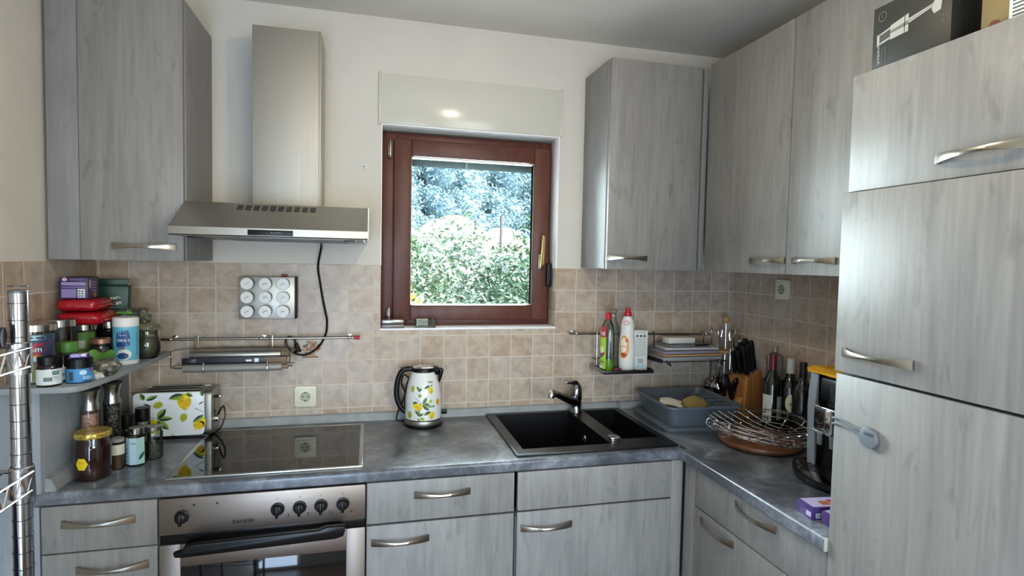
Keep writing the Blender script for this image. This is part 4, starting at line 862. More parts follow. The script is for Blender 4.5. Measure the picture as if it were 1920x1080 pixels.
b.prism(oc, 2, 0, .100, GLASS, .003); part('glass_body', b, t); b = MB(); b.prism([(x*.88, y*.88) for x, y in oc], 2, .003, .06, mat('herb_dark', '39402f', .8), .002); part('contents', b, t)
b = MB(); b.lathe([(.021, .100), (.0225, .102), (.0225, .119), (.021, .121), (1e-5, .1205)], STL, 32); part('lid', b, t)
b = MB()
for s, c_ in ((-1, 'b9d3dc'), (0, 'a9cbd6'), (1, '9fc0b4')):
    am = camang(.057, -.392)+s*PI/4; am = round((am)/(PI/4))*(PI/4); rr_ = r*math.cos(PI/8)+.0005; ex = Vector((-math.sin(am), math.cos(am), 0)); nn = Vector((math.cos(am), math.sin(am), 0)); hw = r*math.sin(PI/8)
    F = lambda x, y, o=0, nn=nn, ex=ex: nn*(rr_+.0001*o)+ex*x+Vector((0, 0, y))
    b.shape(rectshape(-hw, hw, .006, .092, 2), F, mat('lb_'+c_, c_, .45), 1)
    if s == -1:
        for k in range(4): b.shape(rectshape(-.006, .0, .012+k*.013, .020+k*.013, 1), lambda x, y: F(x, y, 1), mat('lb_green', '5f7f68', .5), 1)
    if s == 1: leaf(b, lambda o: (lambda x, y: F(x, y, o+1)), -.006, .02, .03, 1.0, .2, mat('lb_pine', '2c4f4c', .5))
    if s == 0: b.text('Salz', .011, lambda x, y: F(x, y+.075, 1), mat('ink_dark'))
part('label', b, t)
t = jar('spice_jar', 'round glass jar of grey seeds in front of the toaster', 'jar', .088, -.336, CT, .0275, .108, mat('lid_dull', '9a9a90', .25, .9), GLASS, speck('seeds', ['4a463c', '6c6656', '302d26'], 260), .052, .012, .025, True)

# ================================================================ RIGHT OF THE WINDOW
# soap tray
t = thing('soap_tray', 'steel tray hanging from the right rail under the soap bottles', 'tray', (1.90, -.10, 1.10)); b = MB()
TY0, TY1, TX0, TX1, TZ = -.172, -.012, 1.776, 2.012, 1.104
b.box(TX0, TX1, TY0, TY1, TZ-.002, TZ, DARKCHROME); b.box(TX0, TX1, TY0-.002, TY0, TZ-.008, TZ+.008, mat('tray_black', '2e3032', .3, .6), .001); b.box(TX0-.002, TX0, TY0, TY1, TZ-.006, TZ+.010, DARKCHROME, .0005); b.box(TX1, TX1+.002, TY0, TY1, TZ-.006, TZ+.010, DARKCHROME, .0005)
part('tray', b, t, True); b = MB()
for x in (1.786, 1.995): b.tube([(x, -.048, 1.266), (x, -.060, 1.262), (x, -.060, 1.11), (x, -.02, 1.104)], .003, NICKEL, 8, smooth=3)
b.tube([(1.775, -.170, 1.150), (1.765, -.06, 1.150), (2.02, -.06, 1.148), (2.014, -.170, 1.15)], .0022, DARKCHROME, 8)
part('hanger', b, t, True)
# green soap bottle
def ell_lathe(b, prof, m, n=36, tf=None, arc=None):
    # prof: (rx, ry, z)
    vs = []; fs = []; full = arc is None; a0, a1 = (0, 2*PI) if full else arc; k = n if full else n+1
    for rx, ry, z in prof:
        for i in range(k): a = a0+(a1-a0)*i/n; vs.append((rx*math.cos(a), ry*math.sin(a), z))
    for j in range(len(prof)-1):
        for i in range(k if full else n): i2 = (i+1) % k; fs.append((j*k+i, j*k+i2, (j+1)*k+i2, (j+1)*k+i))
    b.add(vs, fs, m, True, tf); return b
t = thing('dish_soap_bottle', 'clear dish soap bottle with red cap, lime label and a little green soap', 'bottle', (1.808, -.128, TZ+.001), R(-48))
BP = [(.001, .001, 0), (.028, .020, 0), (.031, .023, .006), (.032, .024, .06), (.033, .024, .12), (.031, .023, .17), (.024, .018, .205), (.013, .012, .225), (.011, .011, .232)]
b = MB(); ell_lathe(b, BP, GLASS); part('bottle', b, t)
b = MB(); ell_lathe(b, [(.001, .001, .002), (.0285, .0205, .002), (.030, .0215, .01), (.030, .0215, .052), (.001, .001, .052)], mat('green_soap', '7ba51a', .15, spec=.6)); part('soap', b, t)
b = MB(); b.lathe([(.0125, .228), (.0135, .232), (.0135, .250), (.010, .256), (.0045, .258), (.004, .266), (1e-5, .267)], mat('cap_red', 'b01a2c', .35), 28); part('cap', b, t)
b = MB(); arc = (-PI/2-1.25, -PI/2+.12)
ell_lathe(b, [(.0318, .0238, .010), (.0326, .0245, .06), (.0335, .0246, .12), (.0325, .0240, .150)], mat('lime_label', '9cc63c', .4), 20, arc=arc); ell_lathe(b, [(.0336, .0247, .150), (.0318, .0237, .178), (.027, .020, .196)], mat('label_crimson', 'b52838', .4), 20, arc=arc)
def mps(o):
    def f(x, y):
        a = -PI/2-.52+x/.028; k = 1 if y < .17 else 1-(y-.17)/.035*.22
        return ((.0342+.0002*o)*k*math.cos(a), (.0252+.0002*o)*k*math.sin(a), y)
    return f
b.text('Pril', .026, lambda x, y: mps(2)(x*.8, y+.165), WHITE, bold=.02); b.shape([(.0+.010*math.cos(i*PI/8), .095+.016*math.sin(i*PI/8)) for i in range(16)], mps(1), mat('label_mint', 'd3e6b4', .4), 3); b.shape([(-.002+.009*math.cos(i*PI/8), .070+.010*math.sin(i*PI/8)) for i in range(16)], mps(1), mat('label_violet', '6a4a8c', .4), 3); b.shape([(.008+.006*math.cos(i*PI/8), .078+.006*math.sin(i*PI/8)) for i in range(16)], mps(2), mat('label_crimson'), 2); b.shape(rectshape(-.018, .006, .014, .026), mps(1), mat('label_pale'), 2)
part('label', b, t)
t = thing('spray_bottle', 'clear spray bottle standing behind the dish soap', 'bottle', (1.862, -.062, TZ+.001)); b = MB()
ell_lathe(b, [(.001, .001, 0), (.030, .024, 0), (.033, .026, .006), (.033, .026, .14), (.028, .022, .19), (.012, .012, .215), (.011, .011, .230)], FILM); part('bottle', b, t)
b = MB(); b.lathe([(.013, .226), (.014, .230), (.014, .245), (.011, .25)], FILM, 24); b.box(-.034, .016, -.009, .009, .248, .268, FILM, .006); b.tube([(-.03, 0, .262), (-.040, 0, .262)], .006, mat('nozzle_grey', '8c9490', .4), 10); b.tube([(-.012, 0, .25), (-.022, 0, .232), (-.03, 0, .212)], .004, FILM, 8, smooth=3); part('spray_head', b, t)
t = thing('cleaner_bottle', 'white cleaner bottle with a red cap and an orange label', 'bottle', (1.905, -.122, TZ+.001), R(-22)); b = MB()
WB = mat('bottle_white', 'd8d6d0', .35)
ell_lathe(b, [(.001, .001, 0), (.030, .021, 0), (.034, .024, .006), (.035, .025, .05), (.0345, .025, .12), (.031, .023, .16), (.029, .022, .185), (.030, .022, .20), (.024, .019, .225), (.015, .014, .243)], WB); part('bottle', b, t)
b = MB(); b.lathe([(.016, .241), (.0165, .245), (.0155, .258), (.012, .262), (.0115, .270), (.013, .272), (.012, .277), (1e-5, .278)], mat('cap_red'), 28); part('cap', b, t)
def mpc(o):
    def f(x, y):
        rx = .0355 if y < .12 else .0355-(y-.12)/.105*.0095; ry = .0256 if y < .12 else .0256-(y-.12)/.105*.005; a = -PI/2-.30+x/.03
        return ((rx+.0002*o)*math.cos(a), (ry+.0002*o)*math.sin(a), y)
    return f
b = MB(); b.shape([(-.004+.020*math.cos(i*PI/12), .105+.052*math.sin(i*PI/12)) for i in range(24)], mpc(1), mat('label_orange', 'd9962a', .4), 4); b.shape([(-.006+.013*math.cos(i*PI/12), .112+.034*math.sin(i*PI/12)) for i in range(24)], mpc(2), mat('label_cream2', 'e6dcc4', .4), 4)
b.text('Jacky', .013, lambda x, y: mpc(4)(x-.004, y+.108), mat('label_crimson')); b.shape([(.007+.007*math.cos(i*PI/8), .135+.009*math.sin(i*PI/8)) for i in range(16)], mpc(3), mat('label_coral', 'c4502c', .4), 2); b.shape([(-.004+.012*math.cos(i*PI/8), .070+.010*math.sin(i*PI/8)) for i in range(16)], mpc(3), mat('label_rust', 'a04424', .4), 3)
b.shape([(0+.017*math.cos(i*PI/8), .212+.010*math.sin(i*PI/8)) for i in range(16)], mpc(2), mat('label_crimson'), 3); b.shape([(0+.014*math.cos(i*PI/8), .212+.0075*math.sin(i*PI/8)) for i in range(16)], mpc(3), WB, 3); b.text('frisch', .009, lambda x, y: mpc(4)(x, y+.212), mat('label_crimson')); part('label', b, t)
t = thing('tab_carton', 'tall white carton with small black print beside the white cleaner bottle', 'box', (1.972, -.110, TZ+.001), R(-14)); b = MB(); CW = mat('carton_white', 'c9cac4', .5); b.box(-.030, .030, -.028, .028, 0, .178, CW, .001); part('carton', b, t)
b = MB(); F = lambda x, y: (x, -.0286, y); INK = mat('ink_dark'); b.text('POWERTABS', .0075, lambda x, y: (x, -.0286, y+.168), INK)
for k in range(3): b.shape(rectshape(-.022+k*.016, -.012+k*.016, .148, .158, 1), F, INK, 1)
for k in range(14): b.shape(rectshape(-.024, .024-(.008 if k % 3 == 0 else 0), .062+k*.006, .064+k*.006, 1), F, mat('ink_pale', '8c9090', .6), 1)
for k in range(9): b.shape(rectshape(-.012+k*.0028, -.0108+k*.0028, .030, .052, 1), F, INK, 1)
b.shape(rectshape(-.024, .024, .006, .026, 1), F, mat('carton_blue', '9fb4bc', .5), 1); G = lambda x, y: (-.0306, x, y)
for k, (z0_, z1_) in enumerate(((.150, .172), (.130, .145), (.10, .122), (.072, .095), (.03, .065), (.006, .024))): b.shape(rectshape(-.022+.004*(k % 2), .016+.006*(k % 2), z0_, z1_, 1), G, (INK, mat('ink_mid'))[k % 2], 1)
part('print', b, t)
b = MB(); b.box(-.020, .020, -.006, .006, 0, .012, mat('cloth_red', '7a2438', .8), .004); solo('dish_sponge', b, 'small dark red sponge lying between the soap bottles', 'sponge', (1.853, -.140, TZ+.001), .2)
# paper tray
t = thing('paper_tray', 'dark wire tray on the right rail carrying a pile of papers', 'tray', (2.19, -.10, 1.15)); b = MB()
for x in (2.07, 2.33): b.tube([(x, -.048, 1.262), (x, -.060, 1.256), (x, -.060, 1.160), (x, -.02, 1.152), (x, -.19, 1.150), (x+.006, -.20, 1.14), (x+.018, -.19, 1.130), (x+.02, -.15, 1.135)], .003, DARKCHROME, 8, smooth=3)
for y in (-.20, -.15, -.10, -.05): b.tube([(2.03, y, 1.150), (2.36, y, 1.148)], .0025, DARKCHROME, 8)
b.tube([(2.03, -.20, 1.150), (2.03, -.02, 1.150)], .0025, DARKCHROME, 8); b.tube([(2.36, -.20, 1.148), (2.36, -.02, 1.148)], .0025, DARKCHROME, 8); b.box(2.026, 2.040, -.205, -.02, 1.146, 1.160, BLACKM, .002); part('wire_frame', b, t, True)
PC = ['9a8f8a', 'c79a6a', '8c8796', 'b8b2a8', 'a39a9c', '86888c', 'cfc6b0']
z = 1.1545; labs = ['grey paper sheaf at the bottom of the pile on the wire tray', 'yellow edged folder in the pile of papers', 'mauve paper pack in the pile of papers', 'pale grey magazine near the top of the pile', 'dark edged leaflet on top of the pile of papers']
for k, (th, c_, w_, d_, rz_) in enumerate(((.016, '8f8a8c', .30, .165, .03), (.007, 'c8a06c', .29, .16, -.02), (.014, '86808c', .28, .15, .05), (.012, 'b0aea8', .26, .14, -.05), (.008, '7c7f82', .20, .12, .12))):
    b = MB(); b.grid(lambda u, v, s=1: Vector(((u-.5)*w_, (v-.5)*d_, th+.0015*math.sin(9*u+k)*(v))), 12, 4, mat('paper_'+c_, c_, .6), True); b.box(-w_/2, w_/2, -d_/2, d_/2, 0, th-.0016, mat('paper_'+c_), .001)
    if k == 4: b.box(.02, w_/2, -d_/2-.001, -d_/2+.01, .001, th+.001, BLACKM, .001)
    solo('paper_stack', b, labs[k], 'papers', (2.19+.01*(k % 2), -.112, z), rz_, 'papers on the wire tray'); z += th+.002
b = MB(); b.box(-.068, .068, -.03, .03, 0, .026, mat('white_block', 'cfcdc4', .5), .003); solo('white_sponge', b, 'flat white block lying on top of the pile of papers', 'block', (2.165, -.115, z), .02)
# utensil stand
t = thing('utensil_stand', 'steel utensil stand with a wooden ball knob and a round wooden disc', 'utensil stand', (2.422, -.100, CT)); WD = mat('beech_wood', 'a8814a', .45)
b = MB(); b.lathe([(1e-5, 0), (.058, 0), (.060, .004), (.055, .012), (1e-5, .014)], WD, 32); part('base', b, t); b = MB(); b.tube([(0, 0, .012), (0, 0, .414)], .0055, CHROME, 12); part('pole', b, t); b = MB(); b.sphere((0, 0, .425), .017, WD, 20); part('knob', b, t)
b = MB(); b.lathe([(1e-5, .270), (.045, .270), (.048, .274), (.045, .281), (1e-5, .281)], WD, 28)
for k in range(6): a = k*PI/3+.3; b.tube([(.046*math.cos(a), .046*math.sin(a), .276), (.058*math.cos(a), .058*math.sin(a), .277), (.060*math.cos(a), .060*math.sin(a), .286)], .0018, CHROME, 6)
part('hook_disc', b, t)
def utensil(name, label, k, kind):
    a = k*PI/3+.3; t = thing(name, label, name.split('_')[-1], (2.422+.062*math.cos(a), -.100+.062*math.sin(a), CT+.05), a)
    b = MB(); b.tube([(0, -.004, .285), (0, -.008, .315), (.0, 0, .330), (0, .008, .315), (0, .004, .285), (0, .0, .25)], .0032, CHROME, 8, smooth=4); b.tube([(0, 0, .25), (0, 0, .12), (0.004, 0, .085)], [.004, .003, .004], DARKCHROME, 8, smooth=3); part('grip', b, t)
    b = MB()
    if kind == 'ladle': b.lathe([(1e-5, 0), (.018, .004), (.030, .016), (.036, .036), (.034, .036), (.028, .018), (.017, .007), (1e-5, .003)], CHROME, 28, tf=Matrix.Translation((.0, 0, .045)) @ Matrix.Rotation(R(70), 4, 'Y') @ Matrix.Translation((0, 0, -.012)))
    elif kind == 'turner': b.box(-.002, .002, -.034, .034, .01, .088, DARKCHROME, .002)
    else: b.sphere((0, 0, .048), .034, CHROME, 20, (.28, .8, 1.15))
    part('head', b, t)
utensil('serving_spoon', 'shiny serving spoon hanging on the right of the utensil stand', 0, 'spoon'); utensil('skimmer_turner', 'flat turner hanging behind the utensil stand pole', 1, 'turner'); utensil('ladle', 'dark ladle hanging on the far left of the utensil stand', 2, 'ladle'); utensil('serving_spoon', 'serving spoon hanging on the left of the utensil stand', 3, 'spoon'); utensil('ladle', 'shiny ladle hanging at the front left of the utensil stand', 4, 'ladle'); utensil('serving_spoon', 'slotted serving spoon hanging at the front right of the stand', 5, 'spoon')
# dish drainer
DG = mat('drainer_grey', '565e66', .38)
t = thing('dish_drainer', 'grey plastic dish basin on a tray right of the sink', 'dish drainer', (2.135, -.245, CT), R(-3)); b = MB()
b.prism(rrect(-.172, .172, -.178, .178, .03), 2, .0, .010, DG, .002); b.prism(rrect(-.178, .178, -.184, .184, .034), 2, .010, .016, DG, .002); part('drip_tray', b, t)
b = MB(); lv = [(rrect(-.140, .140, -.150, .150, .03), .018), (rrect(-.162, .162, -.172, .172, .034), .094), (rrect(-.172, .172, -.182, .182, .038), .096), (rrect(-.172, .172, -.182, .182, .038), .103), (rrect(-.160, .160, -.170, .170, .032), .103), (rrect(-.138, .138, -.148, .148, .028), .022)]
n_ = len(lv[0][0]); vs = [(p[0], p[1], z) for o, z in lv for p in o]; fs = [(j*n_+i, j*n_+(i+1) % n_, (j+1)*n_+(i+1) % n_, (j+1)*n_+i) for j in range(5) for i in range(n_)]; fs.append(list(range(5*n_, 6*n_))); fs.append(list(range(n_))[::-1]); b.add(vs, fs, DG, True)
part('basin', b, t)
b = MB(); b.box(.070, .076, -.150, .15, .024, .085, DG, .002)
for k in range(4): b.box(.074, .158, -.10+k*.06, -.096+k*.06, .06, .098, DG, .001)
part('cutlery_divider', b, t)
b = MB(); b.grid(lambda u, v: Vector(((u-.5)*.15, (v-.5)*.10, .018*math.sin(PI*v)+.006*math.sin(7*u))), 16, 8, mat('cream_cloth', 'cbc6b2', .9), True); b.grid(lambda u, v: Vector(((u-.5)*.15, (v-.5)*.10, -.012+.006*math.sin(7*u))), 16, 8, mat('cream_cloth'), True)
solo('dish_cloth', b, 'cream dish cloth lying over the grey basin', 'cloth', (2.083, -.262, CT+.078), R(-28))
b = MB(); oc2 = [(-.055, -.03), (-.01, -.045), (.05, -.03), (.055, .01), (.02, .035), (-.02, .03), (-.05, .02)]; tfs = Matrix.Rotation(R(32), 4, 'X')
b.prism(oc2, 2, 0, .018, mat('sponge_ochre', '8f7844', .9), .004, tf=tfs); b.prism([(x*.98-.004, y*.98) for x, y in oc2], 2, -.010, 0, mat('scourer_green', '5f6a36', .95), .002, tf=tfs)
solo('sponge', b, 'ochre sponge with a green scouring side on the grey basin', 'sponge', (2.135, -.305, CT+.085), .2)
# knife block
KB = mat('block_wood', '96602c', .42); t_ = NT(KB); t_.l(t_.ramp(t_.noise(t_.coords((30, 30, 2)), 1, 4, .6, .4), [(.3, '7d4a1f'), (.5, '99632e'), (.7, 'ab7538')]), t_.b.inputs['Base Color'])
t = thing('knife_block', 'orange wood knife block full of black handled knives', 'knife block', (2.405, -.262, CT), R(20)); b = MB()
# profile in local (x = front, z): front faces local -x
pr = [(-.060, 0), (.070, 0), (.085, .14), (.062, .215), (-.040, .185), (-.052, .09)]
b.prism(pr, 1, -.048, .048, KB, .003); b.prism([(-.092, 0), (-.060, 0), (-.050, .105), (-.072, .095)], 1, -.040, .040, mat('block_front', 'b0783a', .45), .002); part('block', b, t)
dirk = Vector((-.26, 0, .96)).normalized()
for (u, v, L_, s_, lab) in ((-.018, -.030, .125, 1, 'tall knife at the back left'), (.012, -.030, .13, 1, ''), (.040, -.028, .135, 1, ''), (-.018, 0, .105, 1, ''), (.012, 0.002, .115, 1, ''), (.042, 0, .14, 1, ''), (-.018, .028, .10, .9, ''), (.012, .030, .11, .9, ''), (.042, .028, .12, 1, '')):
    b = MB(); p0 = Vector((u, v, .197+(u+.04)*.29)); p1 = p0+dirk*L_; mid = p0+dirk*L_*.5
    b.tube([p0-dirk*.03, p0+dirk*.004], .006, CHROME, 8); b.tube([p0+dirk*.004, p0+dirk*L_*.25, mid, p0+dirk*L_*.8, p1], [.011*s_, .012*s_, .0105*s_, .0125*s_, .010*s_], BLACK, 10, smooth=3)
    part('knife', b, t)
b = MB(); b.tube([(-.078, .004, .10), (-.088, .006, .13), (-.100, .012, .165), (-.098, .024, .195), (-.080, .026, .190), (-.076, .014, .15), (-.076, .006, .11)], .0075, BLACK, 10, smooth=5); b.tube([(-.080, -.002, .09), (-.092, -.010, .13), (-.106, -.022, .165), (-.100, -.034, .190), (-.084, -.028, .18), (-.078, -.012, .14), (-.078, -.004, .10)], .0075, BLACK, 10, smooth=5); b.tube([(-.079, 0, .02), (-.079, 0, .11)], .006, CHROME, 8); part('scissors', b, t)
# wine bottles
def wine(label, x, y, h, capc, labc, kind):
    r = .0375; t = thing('wine_bottle', label, 'bottle', (x, y, CT)); k = h/.31; b = MB()
    b.lathe([(1e-5, .004), (r*.8, 0), (r, .004), (r, .185*k), (r*.9, .205*k), (r*.55, .228*k), (.0150, .246*k), (.0140, .26*k), (.0140, h-.012)], mat('wine_glass', '0b0d0a', .06, coat=.4, spec=.6), 40); part('bottle', b, t)
    b = MB(); b.lathe([(.0150, .248*k), (.0148, h-.004), (.0135, h), (1e-5, h)], capc, 28); part('capsule', b, t)
    a = camang(x, y); b = MB()
    if kind == 'tall': wrap_label(b, r, .045*k, .150*k, a-.55, .55, mat('label_paper', 'bab8ae', .5)); L = label_map(r, 0, a-.55); b.text('Domaine', .010, lambda x, y: L(2)(y*1.0, -x*1.0+.10), INK); b.shape(rectshape(-.012, .012, .055, .068), L(1), mat('ink_mid'), 2)
    if kind == 'tall': wrap_label(b, r, .052*k, .145*k, a+1.0, .45, mat('label_paper2', '8c887c', .5))
    if kind == 'round': L = label_map(r, 0, a+.25); b.shape([(.0+.024*math.cos(i*PI/12), .125+.038*math.sin(i*PI/12)) for i in range(24)], L(1), mat('label_cream3', 'c3bd98', .5), 4); leaf(b, lambda o: L(2+o), -.006, .115, .018, 1.1, .3, mat('ink_mid'))
    if kind == 'plain': wrap_label(b, r, .06*k, .10*k, a, .5, mat('label_dark', '1c1a18', .5))
    part('label', b, t)
wine('wine bottle with a dark red capsule, nearest the knife block', 2.405, -.452, .320, mat('capsule_red', '5c1024', .35), 0, 'tall')
wine('wine bottle with a white capsule and round cream label, second from the knife block', 2.468, -.478, .304, mat('capsule_white', 'b4b4ac', .4), 0, 'round')
wine('all black wine bottle nearest the coffee machine', 2.462, -.556, .302, mat('capsule_black', '101012', .35), 0, 'plain')
b = MB(); b.lathe([(1e-5, 0), (.030, 0), (.036, .008), (.034, .10), (.0335, .30), (.012, .318), (.010, .340), (1e-5, .341)], FILM, 28); solo('empty_bottle', b, 'clear glass bottle standing behind the red capped wine', 'bottle', (2.455, -.400, CT))
# round board and wire basket
BW = mat('board_wood', '6a4128', .4); t_ = NT(BW); t_.l(t_.ramp(t_.noise(t_.coords((4, 40, 40)), 1, 4, .6, .6), [(.3, '4f2e1b'), (.6, '7a4c2e')]), t_.b.inputs['Base Color'])
b = MB(); b.lathe([(1e-5, 0), (.125, 0), (.143, .006), (.150, .016), (.149, .024), (.143, .028), (1e-5, .028)], BW, 56); solo('wooden_board', b, 'round dark wooden board under the wire basket', 'board', (2.235, -.605, CT))
t = thing('wire_basket', 'round chrome wire fruit basket standing on the wooden board', 'basket', (2.235, -.600, CT+.0285), R(20)); b = MB()
def ring(r, z, w_=.0022, sq=1): b.tube([(r*math.cos(2*PI*i/48), r*math.sin(2*PI*i/48)*sq, z*.72+.016*math.cos(2*(2*PI*i/48))*(r/.19)**2) for i in range(48)], w_, CHROME, 6, True)
for r, z in ((.180, .040), (.192, .062), (.178, .080), (.150, .022)): ring(r, z)
b.tube([(.07*math.cos(2*PI*i/32), .07*math.sin(2*PI*i/32), .003) for i in range(32)], .0022, CHROME, 6, True)
part('rings', b, t)
b = MB()
for k in range(16):
    a = 2*PI*k/16; zz = .018*math.cos(2*a); c, s = math.cos(a), math.sin(a)
    zz *= .9; b.tube([(.070*c, .070*s, .003), (.12*c, .12*s, .006), (.160*c, .160*s, .015+zz*.6), (.186*c, .186*s, .029+zz), (.195*c, .195*s, .044+zz), (.186*c, .186*s, .058+zz), (.174*c, .174*s, .056+zz)], .0018, CHROME, 6, smooth=4)
part('ribs', b, t)
b = MB()
for k in range(7):
    x = -.12+k*.04; w_ = math.sqrt(max(0, .185**2-x*x)); b.tube([(x, -w_, .058), (x*1.02, -w_*.5, .030), (x, 0, .018), (x*1.02, w_*.5, .030), (x, w_, .058)], .0022, CHROME, 6, smooth=6)
part('cross_wires', b, t)
# coffee machine
t = thing('coffee_machine', 'black coffee machine with a silver side and chrome spouts', 'coffee machine', (2.36, -1.0, CT)); CX = 2.238; cy0, cy1 = -1.165, -.850; H = 1.232
b = MB(); b.prism([(CX+.012, CT+.012), (CX+.012, H-.010), (CX+.03, H), (2.49, H), (2.50, CT+.012)], 1, cy0, cy1-.006, BLACK, .004); part('body', b, t, True)
SLV = mat('silver_plastic', '9aa3ae', .3, .35)
for (ya, yb) in ((cy1-.010, cy1+.004), (cy0-.004, cy0+.01)):
    b = MB(); b.prism([(CX-.002, CT+.012), (CX+.022, CT+.06), (CX-.006, CT+.16), (CX-.012, CT+.26), (CX-.004, H-.004), (2.49, H-.002), (2.495, CT+.012)], 1, ya, yb, SLV, .003)
    b.prism([(CX-.006, CT+.012), (CX+.002, CT+.012), (CX+.002, H-.01), (CX-.004, H-.006), (CX-.014, CT+.22)], 1, ya-.020 if ya > -1 else ya, yb if ya > -1 else yb+.020, SLV, .003); part('side_panel', b, t, True, 'silver side panel')
b = MB(); b.box(CX-.016, CX+.014, cy0+.045, cy1-.052, 1.150, 1.222, BLACK, .006); b.box(CX-.017, CX-.015, -1.06, -.945, 1.158, 1.212, mat('screen_grey', '2c2f33', .15), .0005); part('display', b, t, True)
b = MB(); b.box(CX-.050, CX+.014, -1.077, -0.914, 1.058, 1.130, BLACK, .006); b.prism(rrect(-1.000, -0.967, 1.052, 1.132, .012), 0, CX-.058, CX+.01, CHROME, .003); b.box(CX-.056, CX+.01, -1.077, -0.917, 1.1305, 1.137, CHROME, .003); b.box(CX-.060, CX-.01, -0.967, -0.912, 1.052, 1.059, CHROME, .003)
b.lathe([(.0165, 0), (.0165, .002), (.0185, .002), (.019, 0)], CHROME, 32, tf=Matrix.Translation((CX-.050, -.941, 1.098)) @ Matrix.Rotation(-PI/2, 4, 'Y'))
b.text('jura', .016, lambda x, y: (CX-.0505, -.941-x, 1.098+y), CHROME, bold=.01); b.text('F8', .006, lambda x, y: (CX-.0505, -.941-x, 1.071+y), mat('label_crimson'))
hd = part('spout_head', b, t, True)
for y in (-.935, -.984):
    b = MB(); b.lathe([(.0095, 0), (.0105, .004), (.012, .045), (.013, .048)], CHROME, 24, c=(CX-.036, y, 1.010)); part('spout', b, hd, True)
b = MB(); arcp = [(CX+.02, cy1+.05)]+[(CX-.005-.118*math.sin(PI*k/14)**.75, cy1+.055-(cy1-cy0+.085)*k/14) for k in range(15)]+[(CX+.02, cy0-.01)]
b.prism(arcp, 2, CT+.003, CT+.020, BLACK, .004, 2); b.prism([(CX+.01-(CX+.01-x)*.92, y*.94-.06) for x, y in arcp], 2, CT+.0205, CT+.022, DARKCHROME, .0005)
for k in range(18): y = cy0+.02+k*.016; b.box(CX-.062, CX, y, y+.006, CT+.0221, CT+.0226, BLACKM)
part('drip_tray', b, t, True)
b = MB(); b.grid(lambda u, v: Vector((CX-.016+u*.15, cy1+.008-v*.20, H+.012+.006*math.sin(5*u+1)*math.cos(6*v)-.010*(1-min(1, u*6)))), 20, 16, mat('yellow_cloth', 'd9a01c', .85), True); b.grid(lambda u, v: Vector((CX-.014+u*.148, cy1+.006-v*.196, H+.0015)), 4, 4, mat('yellow_cloth'), True); b.grid(lambda u, v: Vector((CX-.016+.010*math.sin(4*v)*.3, cy1+.008-u*.2, H-.001+v*.013)), 16, 3, mat('yellow_cloth'), True); b.grid(lambda u, v: Vector((CX-.016+u*.15, cy1+.008, H-.001+v*.014)), 12, 3, mat('yellow_cloth'), True)
solo('cleaning_cloth', b, 'yellow cloth folded on top of the coffee machine', 'cloth', (2.3, -.93, H+.0005), W=True)
# purple boxes
PB = mat('box_purple', '4a3270', .4); PL = mat('box_lilac', 'b9aed0', .4)
def pbox(label, x, y, z, rz):
    t = thing('tea_carton', label, 'box', (x, y, z), rz); b = MB(); b.box(-.055, .055, -.033, .033, 0, .034, PB, .001); part('carton', b, t); b = MB(); b.shape(rectshape(-.050, .050, -.029, .029, 3), lambda x, y: (x, y, .0346), PL, 1); b.shape(rectshape(-.015, .012, -.02, .005, 2), lambda x, y: (x, y, .0348), mat('tea_orange'), 1); b.shape(rectshape(.015, .03, -.015, .012, 2), lambda x, y: (x, y, .0348), mat('label_crimson'), 1)
    b.shape(rectshape(-.028, -.008, .006, .020, 2), lambda x, y: (-.0556, x, y), PL, 1); b.shape(rectshape(-.045, -.005, .005, .018, 2), lambda x, y: (x, -.0336, y), mat('label_offwhite'), 1)
    for k in range(7): b.shape(rectshape(-.042+k*.005, -.040+k*.005, .007, .015, 1), lambda x, y: (x, -.0338, y), PB, 1)
    part('print', b, t)
pbox('purple and white carton at the back of the three on the right worktop', 2.002, -1.165, CT, R(-6)); pbox('purple carton at the front, lowest in view, of the three on the right worktop', 2.012, -1.240, CT, R(3)); pbox('purple carton behind the front one of the three, nearer the wall', 2.125, -1.205, CT, R(80))
# boxes on top of the tall unit
t = thing('blender_box', 'black carton with a picture of a hand blender on top of the fridge cabinet', 'box', (2.0, -1.43, 2.0375)); KBX = mat('carton_black', '24241f', .5); b = MB(); b.box(1.926, 2.075, -1.515, -1.328, 2.0375, 2.186, KBX, .0015); part('carton', b, t, True)
b = MB(); GI = mat('print_silver', 'a5a49e', .4); GJ = mat('print_grey', '6c6b66', .4); yy = lambda s: -1.328-s*.187; zz = lambda v: 2.0375+v*.1485
def F(x, y): return (1.9252, yy(x), zz(y))
def F2(x, y): return (1.9250, yy(x), zz(y))
b.shape([(.065, .555), (.10, .575), (.105, .41), (.07, .38)], F, GI, 1); b.shape([(.105, .555), (.25, .60), (.25, .44), (.11, .40)], F, mat('print_dark', '4a4944', .4), 1); b.shape([(.11, .565), (.25, .615), (.25, .585), (.11, .54)], F2, GI, 1); b.shape([(.11, .43), (.25, .465), (.25, .435), (.11, .40)], F2, GI, 1)
b.shape([(.25, .63), (.49, .70), (.49, .44), (.25, .42)], F, GI, 1); b.shape([(.25, .55), (.49, .60), (.49, .54), (.25, .51)], F2, GJ, 1); b.shape([(.435, .69), (.445, .69), (.445, .44), (.435, .44)], F2, mat('print_dark'), 1); b.shape([(.49, .62), (.78, .68), (.78, .635), (.49, .55)], F, GI, 1); b.shape([(.49, .59), (.78, .662), (.78, .655), (.49, .575)], F2, GJ, 1); b.shape([(.78, .68), (.86, .80), (.90, .79), (.885, .62), (.88, .55), (.80, .53), (.77, .60)], F, GI, 1)
b.text('1', .010, lambda x, y: (1.9250, -1.353-x, 2.160+y), GJ); 
